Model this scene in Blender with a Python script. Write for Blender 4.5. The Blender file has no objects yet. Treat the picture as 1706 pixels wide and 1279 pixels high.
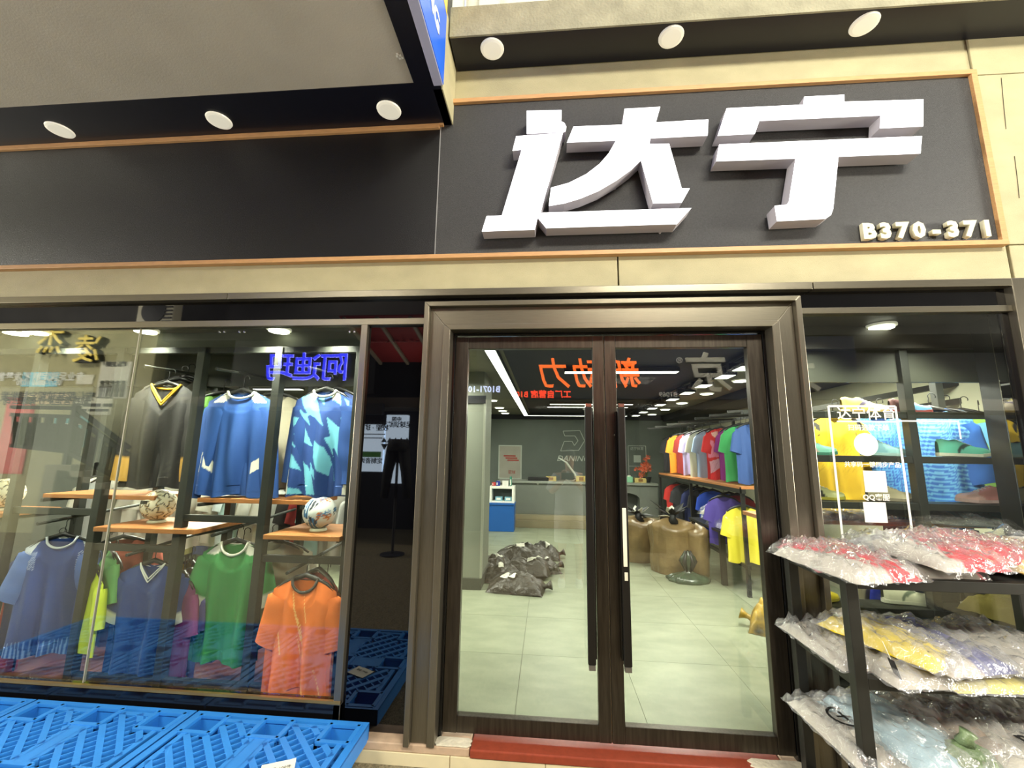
import bpy, bmesh, math, random
import numpy as np
from mathutils import Vector, Matrix
random.seed(11)
rng = np.random.default_rng(11)
SC = bpy.context.scene
COL = SC.collection
R_ = math.radians

# ------------------------------------------------------------------ camera (calibrated on the facade's edges)
FOC = 704.0                                    # focal length for an image 1706 wide
CAM = np.array([0.0, -2.65, 1.68])
def _rot(yaw, pit, rol):
    c, s = math.cos(yaw), math.sin(yaw)
    a = np.array([[c, -s, 0], [s, c, 0], [0, 0, 1]])
    b = np.array([[1, 0, 0], [0, math.cos(pit), -math.sin(pit)], [0, math.sin(pit), math.cos(pit)]])
    d = np.array([[math.cos(rol), 0, math.sin(rol)], [0, 1, 0], [-math.sin(rol), 0, math.cos(rol)]])
    return a @ b @ d
ROT = _rot(0.08476905, 0.16334009, -0.01422505)
cd = bpy.data.cameras.new('camera')
cd.sensor_fit = 'HORIZONTAL'; cd.sensor_width = 36.0; cd.lens = FOC / 1706 * 36
cd.clip_start = 0.02; cd.clip_end = 200
co = bpy.data.objects.new('camera', cd); COL.objects.link(co)
m = Matrix.Identity(4)
for i in range(3):
    m[i][0] = ROT[i, 0]; m[i][1] = ROT[i, 2]; m[i][2] = -ROT[i, 1]; m[i][3] = CAM[i]
co.matrix_world = m
SC.camera = co

def _ray(x, y):
    return ROT @ np.array([(x - 853) / FOC, 1.0, -(y - 639.5) / FOC])
def at(x, y, Y=0.0):                           # a point of a plane parallel to the facade
    d = _ray(x, y); return Vector(CAM + d * ((Y - CAM[1]) / d[1]))
def atz(x, y, Z):                              # a point of a level plane
    d = _ray(x, y); return Vector(CAM + d * ((Z - CAM[2]) / d[2]))
def across(x, y, D=5.2):                       # a point across the street that the shop glass mirrors
    v = at(x, y, D); return Vector((v.x, -D, v.z))

# ------------------------------------------------------------------ world, lamps, exposure
SC.view_settings.view_transform = 'Standard'
SC.view_settings.look = 'None'
SC.view_settings.gamma = 1.0
SC.view_settings.use_curve_mapping = False
SC.view_settings.exposure = 0.2
SC.cycles.use_denoising = True
SC.cycles.max_bounces = 10
SC.cycles.diffuse_bounces = 3
SC.cycles.glossy_bounces = 4
SC.cycles.transparent_max_bounces = 24
SC.cycles.sample_clamp_indirect = 6
SC.cycles.caustics_reflective = False
SC.cycles.caustics_refractive = False
w = bpy.data.worlds.new('world'); SC.world = w; w.use_nodes = True
w.node_tree.nodes['Background'].inputs[0].default_value = (0.92, 0.93, 1.0, 1)
w.node_tree.nodes['Background'].inputs[1].default_value = 0.9

def lamp(name, kind, loc, energy, col=(1, 1, 1), size=0.1, size_y=None, target=None, spot=None, blend=0.6):
    l = bpy.data.lights.new(name, kind); l.energy = energy; l.color = col
    if kind == 'AREA':
        l.size = size
        if size_y: l.shape = 'RECTANGLE'; l.size_y = size_y
    else:
        l.shadow_soft_size = size
    if kind == 'SPOT':
        l.spot_size = R_(spot or 100); l.spot_blend = blend
    o = bpy.data.objects.new(name, l); COL.objects.link(o); o.location = loc
    if target is not None:
        o.rotation_euler = (Vector(target) - Vector(loc)).to_track_quat('-Z', 'Y').to_euler()
    return o
WARM = (1.0, 0.95, 0.80)
# added fill lights: high over the opposite shops, and off both ends of the lane
lamp('street_lamp_light', 'AREA', (-4.5, -5.0, 5.8), 380, WARM, 3.0, 0.6, target=(-3.0, 0, 1.9))
lamp('street_lamp_light', 'AREA', (2.6, -5.0, 5.8), 420, WARM, 3.0, 0.6, target=(1.8, 0, 1.9))
lamp('arcade_light', 'AREA', (11.0, -3.4, 2.4), 1150, WARM, 2.4, 2.6, target=(-1.0, -0.8, 3.4))
lamp('arcade_light', 'AREA', (-15.5, -3.0, 2.0), 1500, WARM, 2.4, 2.6, target=(-3.0, -0.8, 3.6))
# light of the shop's ceiling lamps, plus fill lights added behind the windows
for (x, y, e) in ((-3.7, 2.0, 230), (-2.1, 0.95, 60), (-1.5, 2.2, 42), (0.8, 2.4, 38), (0.2, 5.4, 60), (2.0, 5.0, 72), (-2.6, 5.6, 60), (2.3, 1.7, 95)):
    lamp('shop_ceiling_light', 'AREA', (x, y, 2.56), e, (1.0, 0.98, 0.86), 0.9, 0.5, target=(x, y, 0))
for (x, e) in ((-3.6, 120), (-2.9, 130), (-2.0, 130), (-1.5, 100), (2.45, 36), (1.8, 36)):
    lamp('window_spot_light', 'SPOT', (x, 0.08, 2.50), e, (1.0, 0.98, 0.88), 0.05, target=(x, 0.50, 1.1 if x < 0 else 1.6), spot=105, blend=1.0)
for x in (1.75, 2.15, 2.55, 2.9):                # added fill spots hidden behind the right bulkhead, brightening the jerseys
    lamp('window_spot_light', 'SPOT', (x, 0.52, 2.50), 95, (1.0, 0.98, 0.88), 0.05, target=(x, 0.80, 1.3), spot=110, blend=1.0)

# ------------------------------------------------------------------ materials
def lin(c):
    c = np.asarray(c, dtype=float) / 255.0
    return np.where(c <= 0.04045, c / 12.92, ((c + 0.055) / 1.055) ** 2.4)
def rgba(c):
    v = lin(c); return (float(v[0]), float(v[1]), float(v[2]), 1.0)
MATS = {}
def mat(name, col=(128, 128, 128), rough=0.5, metal=0.0, var=0.0, vscale=6.0, bump=0.0, bscale=60.0, emit=0.0, spec=0.5,
        attr=False, stretch=None, coat=0.0, col2=None):
    if name in MATS: return MATS[name]
    mt = bpy.data.materials.new(name); mt.use_nodes = True
    nt = mt.node_tree; n = nt.nodes; L = nt.links
    p = n['Principled BSDF']
    p.inputs['Roughness'].default_value = rough; p.inputs['Metallic'].default_value = metal
    p.inputs['Specular IOR Level'].default_value = spec
    p.inputs['Coat Weight'].default_value = coat
    p.inputs['Base Color'].default_value = rgba(col)
    tc = n.new('ShaderNodeTexCoord'); mp = n.new('ShaderNodeMapping')
    L.new(tc.outputs['Object'], mp.inputs['Vector'])
    if stretch: mp.inputs['Scale'].default_value = stretch
    base = None
    if attr:
        a = n.new('ShaderNodeVertexColor'); a.layer_name = 'Col'; base = a.outputs['Color']
        L.new(base, p.inputs['Base Color'])
    if var > 0:
        nz = n.new('ShaderNodeTexNoise'); nz.inputs['Scale'].default_value = vscale; nz.inputs['Detail'].default_value = 6
        L.new(mp.outputs[0], nz.inputs['Vector'])
        mx = n.new('ShaderNodeMix'); mx.data_type = 'RGBA'
        c1 = np.array(rgba(col)[:3])
        if col2 is not None: lo, hi = np.array(rgba(col2)[:3]), c1
        else: lo, hi = c1 * (1 - var), np.minimum(c1 * (1 + var), 1)
        rp = n.new('ShaderNodeMapRange'); rp.inputs[1].default_value = 0.3; rp.inputs[2].default_value = 0.7
        L.new(nz.outputs['Fac'], rp.inputs[0]); L.new(rp.outputs[0], mx.inputs['Factor'])
        mx.inputs['A'].default_value = (*lo, 1); mx.inputs['B'].default_value = (*hi, 1)
        L.new(mx.outputs['Result'], p.inputs['Base Color'])
    if bump > 0:
        nb = n.new('ShaderNodeTexNoise'); nb.inputs['Scale'].default_value = bscale; nb.inputs['Detail'].default_value = 5
        L.new(mp.outputs[0], nb.inputs['Vector'])
        bp = n.new('ShaderNodeBump'); bp.inputs['Strength'].default_value = bump; bp.inputs['Distance'].default_value = 0.02
        L.new(nb.outputs['Fac'], bp.inputs['Height']); L.new(bp.outputs['Normal'], p.inputs['Normal'])
    if emit > 0:
        p.inputs['Emission Color'].default_value = rgba(col); p.inputs['Emission Strength'].default_value = emit
    MATS[name] = mt
    return mt

def clear_mat(name, r0=0.08, tint=(0.95, 0.97, 0.94), rough=0.0, haze=0.0, hazecol=(0.8, 0.8, 0.78), bump=0.0, bscale=30):
    """A thin clear sheet: what passes straight through it, a mirror part that grows towards grazing, a little haze."""
    if name in MATS: return MATS[name]
    mt = bpy.data.materials.new(name); mt.use_nodes = True
    nt = mt.node_tree; n = nt.nodes; L = nt.links; n.clear()
    out = n.new('ShaderNodeOutputMaterial'); tr = n.new('ShaderNodeBsdfTransparent'); gl = n.new('ShaderNodeBsdfGlossy')
    tr.inputs[0].default_value = (*tint, 1); gl.inputs['Roughness'].default_value = rough
    gl.inputs['Color'].default_value = (1, 1, 1, 1)
    lw = n.new('ShaderNodeLayerWeight'); lw.inputs['Blend'].default_value = 0.5
    pw = n.new('ShaderNodeMath'); pw.operation = 'POWER'; pw.inputs[1].default_value = 5
    ma = n.new('ShaderNodeMath'); ma.operation = 'MULTIPLY_ADD'; ma.inputs[1].default_value = 1 - r0; ma.inputs[2].default_value = r0
    L.new(lw.outputs['Facing'], pw.inputs[0]); L.new(pw.outputs[0], ma.inputs[0])
    mx = n.new('ShaderNodeMixShader'); L.new(ma.outputs[0], mx.inputs[0]); L.new(tr.outputs[0], mx.inputs[1]); L.new(gl.outputs[0], mx.inputs[2])
    res = mx
    if bump:
        tc = n.new('ShaderNodeTexCoord'); nb = n.new('ShaderNodeTexNoise'); nb.inputs['Scale'].default_value = bscale; nb.inputs['Detail'].default_value = 4
        L.new(tc.outputs['Object'], nb.inputs['Vector'])
        bp = n.new('ShaderNodeBump'); bp.inputs['Strength'].default_value = bump; bp.inputs['Distance'].default_value = 0.03
        L.new(nb.outputs['Fac'], bp.inputs['Height']); L.new(bp.outputs[0], gl.inputs['Normal']); L.new(bp.outputs[0], lw.inputs['Normal'])
    if haze > 0:
        df = n.new('ShaderNodeBsdfDiffuse'); df.inputs[0].default_value = (*hazecol, 1)
        m2 = n.new('ShaderNodeMixShader'); m2.inputs[0].default_value = haze
        L.new(res.outputs[0], m2.inputs[1]); L.new(df.outputs[0], m2.inputs[2]); res = m2
    L.new(res.outputs[0], out.inputs['Surface'])
    MATS[name] = mt
    return mt

BEIGE = mat('beige_panel', (178, 170, 134), 0.75, var=0.10, vscale=4, bump=0.25, bscale=180, stretch=(1, 1, 1.6))
SOFFIT_BEIGE = mat('soffit_panel', (190, 185, 172), 0.85, var=0.05, vscale=3, bump=0.1, bscale=120)
BLACKB = mat('black_board', (54, 54, 54), 0.45, var=0.25, vscale=90, bump=0.35, bscale=260)  # black board lightened in its colour for the light on the right sign
BLACKS = mat('black_soffit', (9, 11, 26), 0.35, var=0.1, vscale=20)
WOODT = mat('tan_wood_trim', (198, 152, 102), 0.5, var=0.12, vscale=14, stretch=(1, 8, 8))
STEEL = mat('black_titanium_steel', (124, 118, 104), 0.28, 0.8, var=0.12, vscale=10, stretch=(60, 60, 1), bump=0.03, bscale=60)
STEELH = mat('black_titanium_steel_level', (128, 122, 106), 0.28, 0.8, var=0.12, vscale=10, stretch=(1, 60, 60), bump=0.03, bscale=60)
STEELD = mat('dark_door_steel', (72, 66, 58), 0.32, 0.8, var=0.25, vscale=6, stretch=(12, 12, 1), bump=0.03)
BLACKGLASS = mat('black_glass', (5, 5, 8), 0.02, spec=0.9)
BLACKGLASS2 = mat('smoked_black_glass', (4, 4, 6), 0.02, spec=0.9)
GLASS = clear_mat('window_glass', 0.07, (0.90, 0.93, 0.88))
DGLASS = clear_mat('door_glass', 0.08, (0.92, 0.95, 0.92))
FILM = clear_mat('clear_plastic_film', 0.10, (0.97, 0.97, 0.97), 0.10, haze=0.07, bump=0.9, bscale=16)
FILMW = clear_mat('cloudy_plastic_film', 0.10, (0.96, 0.96, 0.95), 0.12, haze=0.15, bump=0.9, bscale=16)
SIGNW = mat('lit_acrylic_face', (250, 250, 255), 0.4, emit=1.6)
RETURN = mat('letter_return', (186, 182, 190), 0.45)
CREAM = mat('cream_letters', (225, 220, 190), 0.5)
LAMPF = mat('lamp_face', (226, 222, 196), 0.4, emit=0.75)
LAMPR = mat('lamp_rim', (226, 222, 204), 0.35, emit=0.45)  # the rim is no lamp; its brightness is put in as glow
GLOW = mat('lit_panel', (255, 253, 240), 0.4, emit=4.0)
GLOWS = mat('lit_spot', (255, 253, 236), 0.4, emit=6.0)
RACK = mat('black_rack_steel', (40, 40, 36), 0.42, 0.3, var=0.15, vscale=12)
POST = mat('dark_post_steel', (44, 46, 41), 0.5, 0.2, var=0.12, vscale=10)
PLANK = mat('wood_plank', (176, 116, 66), 0.45, var=0.2, vscale=8, stretch=(1.2, 12, 12))
FLOORW = mat('red_brown_platform', (104, 58, 44), 0.4, var=0.25, vscale=7, stretch=(1, 6, 1))
TILE = mat('marble_tile', (142, 147, 124), 0.40, var=0.14, vscale=3.4, stretch=(1, 2.4, 1), col2=(122, 128, 106))
GROUT = mat('tile_joint', (92, 94, 82), 0.7)
WALLG = mat('grey_wall', (122, 126, 112), 0.6, var=0.05, vscale=3)
WALLB = mat('grey_green_wall', (104, 112, 104), 0.5, var=0.1, vscale=2)
WALLR = mat('light_wall', (178, 176, 152), 0.6, var=0.04, vscale=3)
CEILD = mat('dark_ceiling', (16, 17, 24), 0.7, var=0.15, vscale=2)
CEILG = mat('grey_ceiling', (118, 116, 102), 0.8, var=0.04)
PAVE = mat('speckled_pavement', (150, 138, 108), 0.8, var=0.35, vscale=75, bump=0.5, bscale=110, col2=(92, 84, 62))
REDSTONE = mat('red_stone', (142, 62, 42), 0.35, var=0.12, vscale=40)
CREAMT = mat('cream_tile', (218, 206, 168), 0.35, var=0.08, vscale=6)
PALLET = mat('blue_plastic', (44, 126, 206), 0.42, var=0.08, vscale=4, bump=0.04, bscale=90)
PAPER = mat('white_paper', (226, 224, 208), 0.7)
BLACKP = mat('black_plastic', (26, 26, 25), 0.45)
PRINT = mat('dyed_fabric', (200, 200, 200), 0.75, attr=True, bump=0.12, bscale=260)
PRINTS = mat('printed_surface', (200, 200, 200), 0.5, attr=True)
INK = mat('black_ink', (24, 24, 24), 0.6)
WHITEV = mat('white_vinyl', (236, 236, 226), 0.5)
CARTON = mat('brown_plastic_sack', (128, 106, 70), 0.34, var=0.25, vscale=5, bump=1.0, bscale=7)
TRASH = mat('black_plastic_sack', (52, 47, 40), 0.28, var=0.25, vscale=6, bump=0.9, bscale=22)

# ------------------------------------------------------------------ mesh builder and object helpers
class MB:
    def __init__(s): s.v = []; s.f = []; s.c = None
    def add(s, vs, fs):
        k = len(s.v); s.v += [tuple(v) for v in vs]; s.f += [tuple(i + k for i in f) for f in fs]; return s
    def box(s, x0, x1, y0, y1, z0, z1):
        v = [(x, y, z) for z in (z0, z1) for y in (y0, y1) for x in (x0, x1)]
        return s.add(v, [(0, 2, 3, 1), (4, 5, 7, 6), (0, 1, 5, 4), (2, 6, 7, 3), (0, 4, 6, 2), (1, 3, 7, 5)])
    def bar(s, p, q, w, h, up=(0, 0, 1)):
        p, q = Vector(p), Vector(q); d = (q - p).normalized(); u = Vector(up)
        if abs(d.dot(u)) > 0.95: u = Vector((0, 1, 0))
        a = d.cross(u).normalized() * (w / 2); b = a.cross(d).normalized() * (h / 2)
        v = [p + i * a + j * b for i, j in ((-1, -1), (1, -1), (1, 1), (-1, 1))] + [q + i * a + j * b for i, j in ((-1, -1), (1, -1), (1, 1), (-1, 1))]
        return s.add(v, [(3, 2, 1, 0), (4, 5, 6, 7), (0, 1, 5, 4), (1, 2, 6, 5), (2, 3, 7, 6), (3, 0, 4, 7)])
    def tube(s, pts, r, n=8, cap=True):
        pts = [Vector(p) for p in pts]; k = len(pts); rs = r if isinstance(r, (list, tuple)) else [r] * k
        vs = []; prev = None
        for i, p in enumerate(pts):
            d = (pts[min(i + 1, k - 1)] - pts[max(i - 1, 0)]).normalized()
            a = prev if prev is not None else (Vector((0, 0, 1)) if abs(d.z) < 0.9 else Vector((1, 0, 0)))
            a = (a - d * a.dot(d)).normalized(); b = d.cross(a); prev = a
            vs += [p + (a * math.cos(t) + b * math.sin(t)) * rs[i] for t in (2 * math.pi * j / n for j in range(n))]
        fs = [(i * n + j, i * n + (j + 1) % n, (i + 1) * n + (j + 1) % n, (i + 1) * n + j) for i in range(k - 1) for j in range(n)]
        if cap: fs += [tuple(range(n - 1, -1, -1)), tuple(range((k - 1) * n, k * n))]
        return s.add(vs, fs)
    def lathe(s, prof, c=(0, 0, 0), n=24, axis='Z'):
        vs = []
        for r, h in prof:
            for j in range(n):
                t = 2 * math.pi * j / n; x, y = r * math.cos(t), r * math.sin(t)
                p = (x, y, h) if axis == 'Z' else (x, h, y) if axis == 'Y' else (h, x, y)
                vs.append((c[0] + p[0], c[1] + p[1], c[2] + p[2]))
        fs = [(i * n + j, i * n + (j + 1) % n, (i + 1) * n + (j + 1) % n, (i + 1) * n + j) for i in range(len(prof) - 1) for j in range(n)]
        fs += [tuple(range(n - 1, -1, -1)), tuple(range((len(prof) - 1) * n, len(prof) * n))]
        return s.add(vs, fs)
    def prism(s, poly, y0, y1):                     # a polygon of the facade plane (x, z) given thickness
        n = len(poly)
        area = sum(poly[i][0] * poly[(i + 1) % n][1] - poly[(i + 1) % n][0] * poly[i][1] for i in range(n))
        if area < 0: poly = poly[::-1]
        vs = [(x, y0, z) for x, z in poly] + [(x, y1, z) for x, z in poly]
        fs = [tuple(range(n)), tuple(range(2 * n - 1, n - 1, -1))] + [(i, n + i, n + (i + 1) % n, (i + 1) % n) for i in range(n)]
        return s.add(vs, fs)
    def grid(s, P, col=None, close_u=False, flip=False):  # P: (rows, cols, 3)
        k = len(s.v); r, c = P.shape[:2]
        s.v += [tuple(p) for p in P.reshape(-1, 3).tolist()]
        for i in range(r - 1):
            for j in range(c if close_u else c - 1):
                j2 = (j + 1) % c
                q = (k + i * c + j, k + i * c + j2, k + (i + 1) * c + j2, k + (i + 1) * c + j)
                s.f.append(q[::-1] if flip else q)
        if col is not None:
            s.colors(k, r * c, col)
        return s
    def colors(s, k, n, col):
        if s.c is None: s.c = []
        while len(s.c) < k: s.c.append((0.5, 0.5, 0.5))
        a = np.asarray(col)
        if a.ndim == 1: s.c += [tuple(a)] * n
        else: s.c += [tuple(x) for x in a.reshape(-1, 3).tolist()]
        return s
    def mesh(s, name, m, smooth=False):
        me = bpy.data.meshes.new(name); me.from_pydata(s.v, [], s.f)
        if m is not None: me.materials.append(m)
        if s.c is not None:
            while len(s.c) < len(s.v): s.c.append(s.c[-1])
            at_ = me.color_attributes.new('Col', 'FLOAT_COLOR', 'POINT')
            arr = np.ones((len(s.v), 4), dtype=np.float32); arr[:, :3] = np.array(s.c, dtype=np.float32)
            at_.data.foreach_set('color', arr.ravel())
        if smooth: me.polygons.foreach_set('use_smooth', [True] * len(me.polygons))
        me.update(); return me
    def build(s, name, m, parent=None, smooth=False, bev=0.0, solid=0.0):
        off = Vector((0, 0, 0)); q = parent
        while q is not None: off += Vector(q.location); q = q.parent
        if off.length > 0: s.v = [(v[0] - off.x, v[1] - off.y, v[2] - off.z) for v in s.v]
        o = bpy.data.objects.new(name, s.mesh(name, m, smooth)); COL.objects.link(o)
        if parent: o.parent = parent
        if solid:
            md = o.modifiers.new('solid', 'SOLIDIFY'); md.thickness = solid; md.offset = 0
        if bev:
            md = o.modifiers.new('bevel', 'BEVEL'); md.width = bev; md.segments = 2; md.limit_method = 'ANGLE'
        return o
def B(x0, x1, y0, y1, z0, z1): return MB().box(x0, x1, y0, y1, z0, z1)
LABELS = {}
def tag(o, label, cat, group=None, kind=None):
    o['label'] = label; o['category'] = cat
    if group: o['group'] = group
    if kind: o['kind'] = kind
    return o
def thing(name, label, cat, loc=(0, 0, 0), group=None):
    o = bpy.data.objects.new(name, None); COL.objects.link(o); o.location = loc; o.empty_display_size = 0.1
    return tag(o, label, cat, group)
def struct(o, label=None):
    o['kind'] = 'structure'
    if label: o['label'] = label
    return o
def sroot(name, loc=(0, 0, 0), label=None):
    o = bpy.data.objects.new(name, None); COL.objects.link(o); o.location = loc; return struct(o, label)
def copy_tree(o, parent=None):
    c = o.copy(); COL.objects.link(c)
    if parent is not None: c.parent = parent; c.matrix_parent_inverse = o.matrix_parent_inverse
    for ch in [x for x in KIDS.get(o.name, ())] or list(o.children): copy_tree(ch, c)
    return c
KIDS = {}
def text(name, body, size, m, parent, loc, rot=(R_(90), 0, 0), extrude=0.002, bold=0.0, align='CENTER', shear=0.0, sx=1.0, space=1.0, outline=0.0):
    c = bpy.data.curves.new(name, 'FONT'); c.body = body; c.size = size; c.extrude = extrude; c.offset = bold
    c.align_x = align; c.align_y = 'CENTER'; c.shear = shear; c.resolution_u = 2; c.space_character = space
    if outline: c.fill_mode = 'NONE'; c.bevel_depth = outline; c.bevel_resolution = 1
    t = bpy.data.objects.new(name, c); COL.objects.link(t)
    me = bpy.data.meshes.new_from_object(t); COL.objects.unlink(t); bpy.data.objects.remove(t)
    me.materials.clear(); me.materials.append(m)
    o = bpy.data.objects.new(name, me); COL.objects.link(o)
    off = Vector((0, 0, 0)); q = parent
    while q is not None: off += Vector(q.location); q = q.parent
    o.location = Vector(loc) - off; o.rotation_euler = rot; o.scale = (sx, 1, 1)
    if parent:
        o.parent = parent
        if parent.type == 'MESH':
            o.location = (0, 0, 0) if outline else o.location; o.rotation_euler = (0, 0, 0) if outline else rot
    return o
def wob(seed, n=5, f=6.0):
    """A smooth pseudo-random height field over two coordinates."""
    r = np.random.default_rng(seed)
    k = r.normal(0, f, (n, 2)); ph = r.uniform(0, 6.28, n); am = r.uniform(0.5, 1.0, n) / n
    return lambda a, b: sum(am[i] * np.sin(k[i, 0] * a + k[i, 1] * b + ph[i]) for i in range(n))

# ================================================================== THE SETTING: street, facade, shop shell
GZ = -0.02
pav = sroot('pavement', label='speckled grey-brown stone pavement of the lane')
B(-15, 16, -7.0, 0.4, GZ - 0.2, GZ).build('slab', PAVE, pav)
# facade wall: beige panels
wf = sroot('wall_front', label='beige panelled shop facade')
B(-7, 0.455, 0.0, 0.25, 2.745, 2.985).build('panel', BEIGE, wf, bev=0.003)
B(0.465, 2.79, 0.0, 0.25, 2.745, 2.985).build('panel', BEIGE, wf, bev=0.003)
B(-0.74, 2.79, 0.01, 0.25, 4.16, 4.5).build('panel', BEIGE, wf, bev=0.003)
B(2.795, 6.5, 0.0, 0.25, 2.985, 4.172).build('panel', BEIGE, wf, bev=0.003)
B(2.81, 6.5, 0.0, 0.25, GZ, 2.978).build('panel', BEIGE, wf, bev=0.003)
B(2.795, 6.5, 0.0, 0.25, 4.178, 4.5).build('panel', BEIGE, wf, bev=0.003)
B(-7, 2.80, 0.06, 0.25, 2.9, 4.5).build('backing', BLACKP, wf)
cr = MB()
for pts in ([at(1668, 130), at(1672, 175), at(1676, 215)], [at(1690, 260), at(1695, 300), at(1698, 330)]):
    cr.tube([(p.x, -0.0005, p.z) for p in pts], 0.0022, 4)
cr.build('hairline_crack', mat('crack', (70, 66, 52), 0.9), wf)
# upper storey behind and above the canopy
up = sroot('wall_upper', label='concrete parapet above the sign')
B(-0.66, 3.2, -0.262, -0.25, 4.45, 4.685).build('parapet_face', mat('rough_concrete', (150, 146, 122), 0.85, var=0.16, vscale=7, bump=0.3, bscale=60), up)
B(3.205, 7.0, -0.262, -0.25, 4.45, 4.685).build('parapet_face', MATS['rough_concrete'], up)
B(-0.66, 7.0, -0.25, 0.25, 4.5, 4.685).build('parapet_fill', MATS['rough_concrete'], up)
B(-0.66, 7.0, 0.2, 0.5, 4.685, 7.5).build('upper_panel', mat('upper_wall', (206, 204, 186), 0.8, var=0.05), up)
for px, wd in ((752, 26), (800, 40)):
    p = at(px, 2, 0.18)
    B(p.x, p.x + wd * 0.004, 0.14, 0.2, 4.69, 5.6).build('window_jamb', mat('pale_frame', (198, 200, 186), 0.5), up)
# right soffit over the sign
so = sroot('ceiling_soffit', label='dark blue-black soffit above the white letters')
B(-0.66, 7.0, -0.25, 0.0, 4.45, 4.5).build('soffit_board', BLACKS, so)
# left canopy
ca = sroot('ceiling_canopy', label='deep canopy with beige underside and black border')
B(-8, -0.68, -0.375, 0.0, 3.99, 4.04).build('border_board', BLACKS, ca)
B(-8, -0.845, -2.2, -0.375, 3.995, 4.04).build('beige_board', SOFFIT_BEIGE, ca)
B(-0.845, -0.722, -2.2, -0.375, 3.985, 4.04).build('border_board', BLACKS, ca)
B(-8, -0.735, -2.2, 0.05, 4.04, 5.2).build('canopy_body', BLACKP, ca)  # unseen fill above the boards, put in to block light
B(-0.735, -0.672, -0.32, 0.0, 3.99, 4.6).build('end_board', BEIGE, ca)
sc_ = MB()
for (dx, dz) in ((0, 0), (0.012, 0.015), (0.02, -0.004), (0.028, 0.012), (0.006, -0.014)):
    c = atz(662, 94, 3.993); sc_.box(c.x + dx - 0.008, c.x + dx + 0.006, c.y + dz - 0.007, c.y + dz + 0.006, 3.9925, 3.9965)
sc_.build('scuff_mark', WHITEV, ca)
# blue lit hanging signboard on the canopy's end
hs = thing('hanging_signboard', 'blue signboard with white letters on the end of the canopy, seen edge-on', 'sign', (-0.69, -0.36, 3.985))
B(-0.722, -0.662, -2.2, -0.355, 3.98, 4.95).build('casing', mat('lilac_casing', (176, 178, 206), 0.4), hs, bev=0.004)
B(-0.662, -0.658, -2.2, -0.358, 3.985, 4.62).build('blue_face', mat('blue_face', (38, 96, 205), 0.3, emit=0.25), hs)
yl = MB().add([(-0.6575, -0.36, 4.5), (-0.6575, -0.36, 4.95), (-0.6575, -2.2, 4.95), (-0.6575, -2.2, 4.62), (-0.6575, -0.9, 4.62)], [(0, 1, 2, 3, 4)])
yl.build('yellow_band', mat('yellow_band', (222, 178, 62), 0.4, emit=0.2), hs, solid=0.003)
text('letters', 'ING', 0.17, WHITEV, hs, (-0.656, -0.66, 4.22), (R_(90), 0, R_(90)), bold=0.004)
# wood strips and boards of the shop sign
sg = thing('shop_sign', 'black shop sign board with big white lit characters and a tan wood frame', 'sign', (1.0, 0, 2.975))
B(-0.757, 2.735, -0.02, 0.0, 2.99, 4.16).build('board', BLACKB, sg)
B(-4.72, -0.765, -0.02, 0.0, 2.99, 3.99).build('board', mat('left_black_board', (14, 14, 15), 0.33, var=0.25, vscale=90, bump=0.3, bscale=260), sg)  # same kind of board, without the lightness put into the right one
B(-7, -4.73, -0.02, 0.0, 2.99, 3.99).build('board', MATS['left_black_board'], sg)
B(-0.764, -0.758, -0.021, -0.018, 2.99, 3.985).build('joint', mat('pale_joint', (150, 150, 150), 0.7), sg)
B(0.452, 0.456, -0.0215, -0.0195, 3.55, 4.15).build('joint', mat('dark_joint', (60, 60, 62), 0.7), sg)
B(-7, -1.9, -0.045, 0.0, 2.965, 2.995).build('wood_strip', WOODT, sg, bev=0.002)
B(-1.9, 2.77, -0.045, 0.0, 2.965, 2.995).build('wood_strip', WOODT, sg, bev=0.002)
B(-0.768, 2.77, -0.045, 0.0, 4.148, 4.18).build('wood_strip', WOODT, sg, bev=0.002)
B(2.735, 2.77, -0.044, 0.0, 2.99, 4.15).build('wood_strip', WOODT, sg, bev=0.002)
B(-0.768, -0.738, -0.044, 0.0, 3.975, 4.15).build('wood_strip', WOODT, sg, bev=0.002)
B(-7, -0.768, -0.044, -0.02, 3.955, 3.99).build('wood_strip', WOODT, sg, bev=0.002)
def zm(x0, y0, k, pts, Y): return [(v.x, v.z) for v in (at(x0 + x / k, y0 + y / k, Y) for x, y in pts)]
LY = -0.135
STROKES = [
    (780, 140, 4.0595, [(397, 183), (631, 178), (629, 255), (650, 265), (663, 290), (660, 318), (645, 327), (396, 336)]),
    (780, 140, 4.0595, [(325, 355), (640, 333), (490, 865), (470, 905), (450, 985), (93, 998), (125, 895), (228, 890), (362, 445), (300, 452)]),
    (780, 140, 4.0595, [(492, 872), (1508, 840), (1410, 948), (528, 975), (472, 908)]),
    (780, 140, 4.0595, [(1057, 170), (1298, 157), (1268, 262), (1623, 242), (1618, 350), (1232, 368), (1225, 408), (1358, 405), (1443, 708), (1497, 708),
                        (1443, 803), (1250, 808), (1168, 518), (1100, 582), (1000, 655), (880, 725), (760, 775), (650, 808), (545, 825), (560, 703),
                        (680, 670), (800, 610), (890, 540), (950, 470), (1000, 383), (668, 397), (712, 290), (1043, 277)]),
    (1180, 130, 3.2376, [(98, 165), (512, 146), (516, 103), (732, 92), (732, 130), (1158, 118), (1156, 262), (925, 272), (928, 203), (274, 232), (250, 302), (50, 312)]),
    (1180, 130, 3.2376, [(58, 360), (1150, 315), (1142, 408), (700, 425), (672, 705), (660, 740), (630, 760), (370, 773), (357, 690), (420, 685), (433, 670), (470, 435), (42, 450)]),
]
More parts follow.
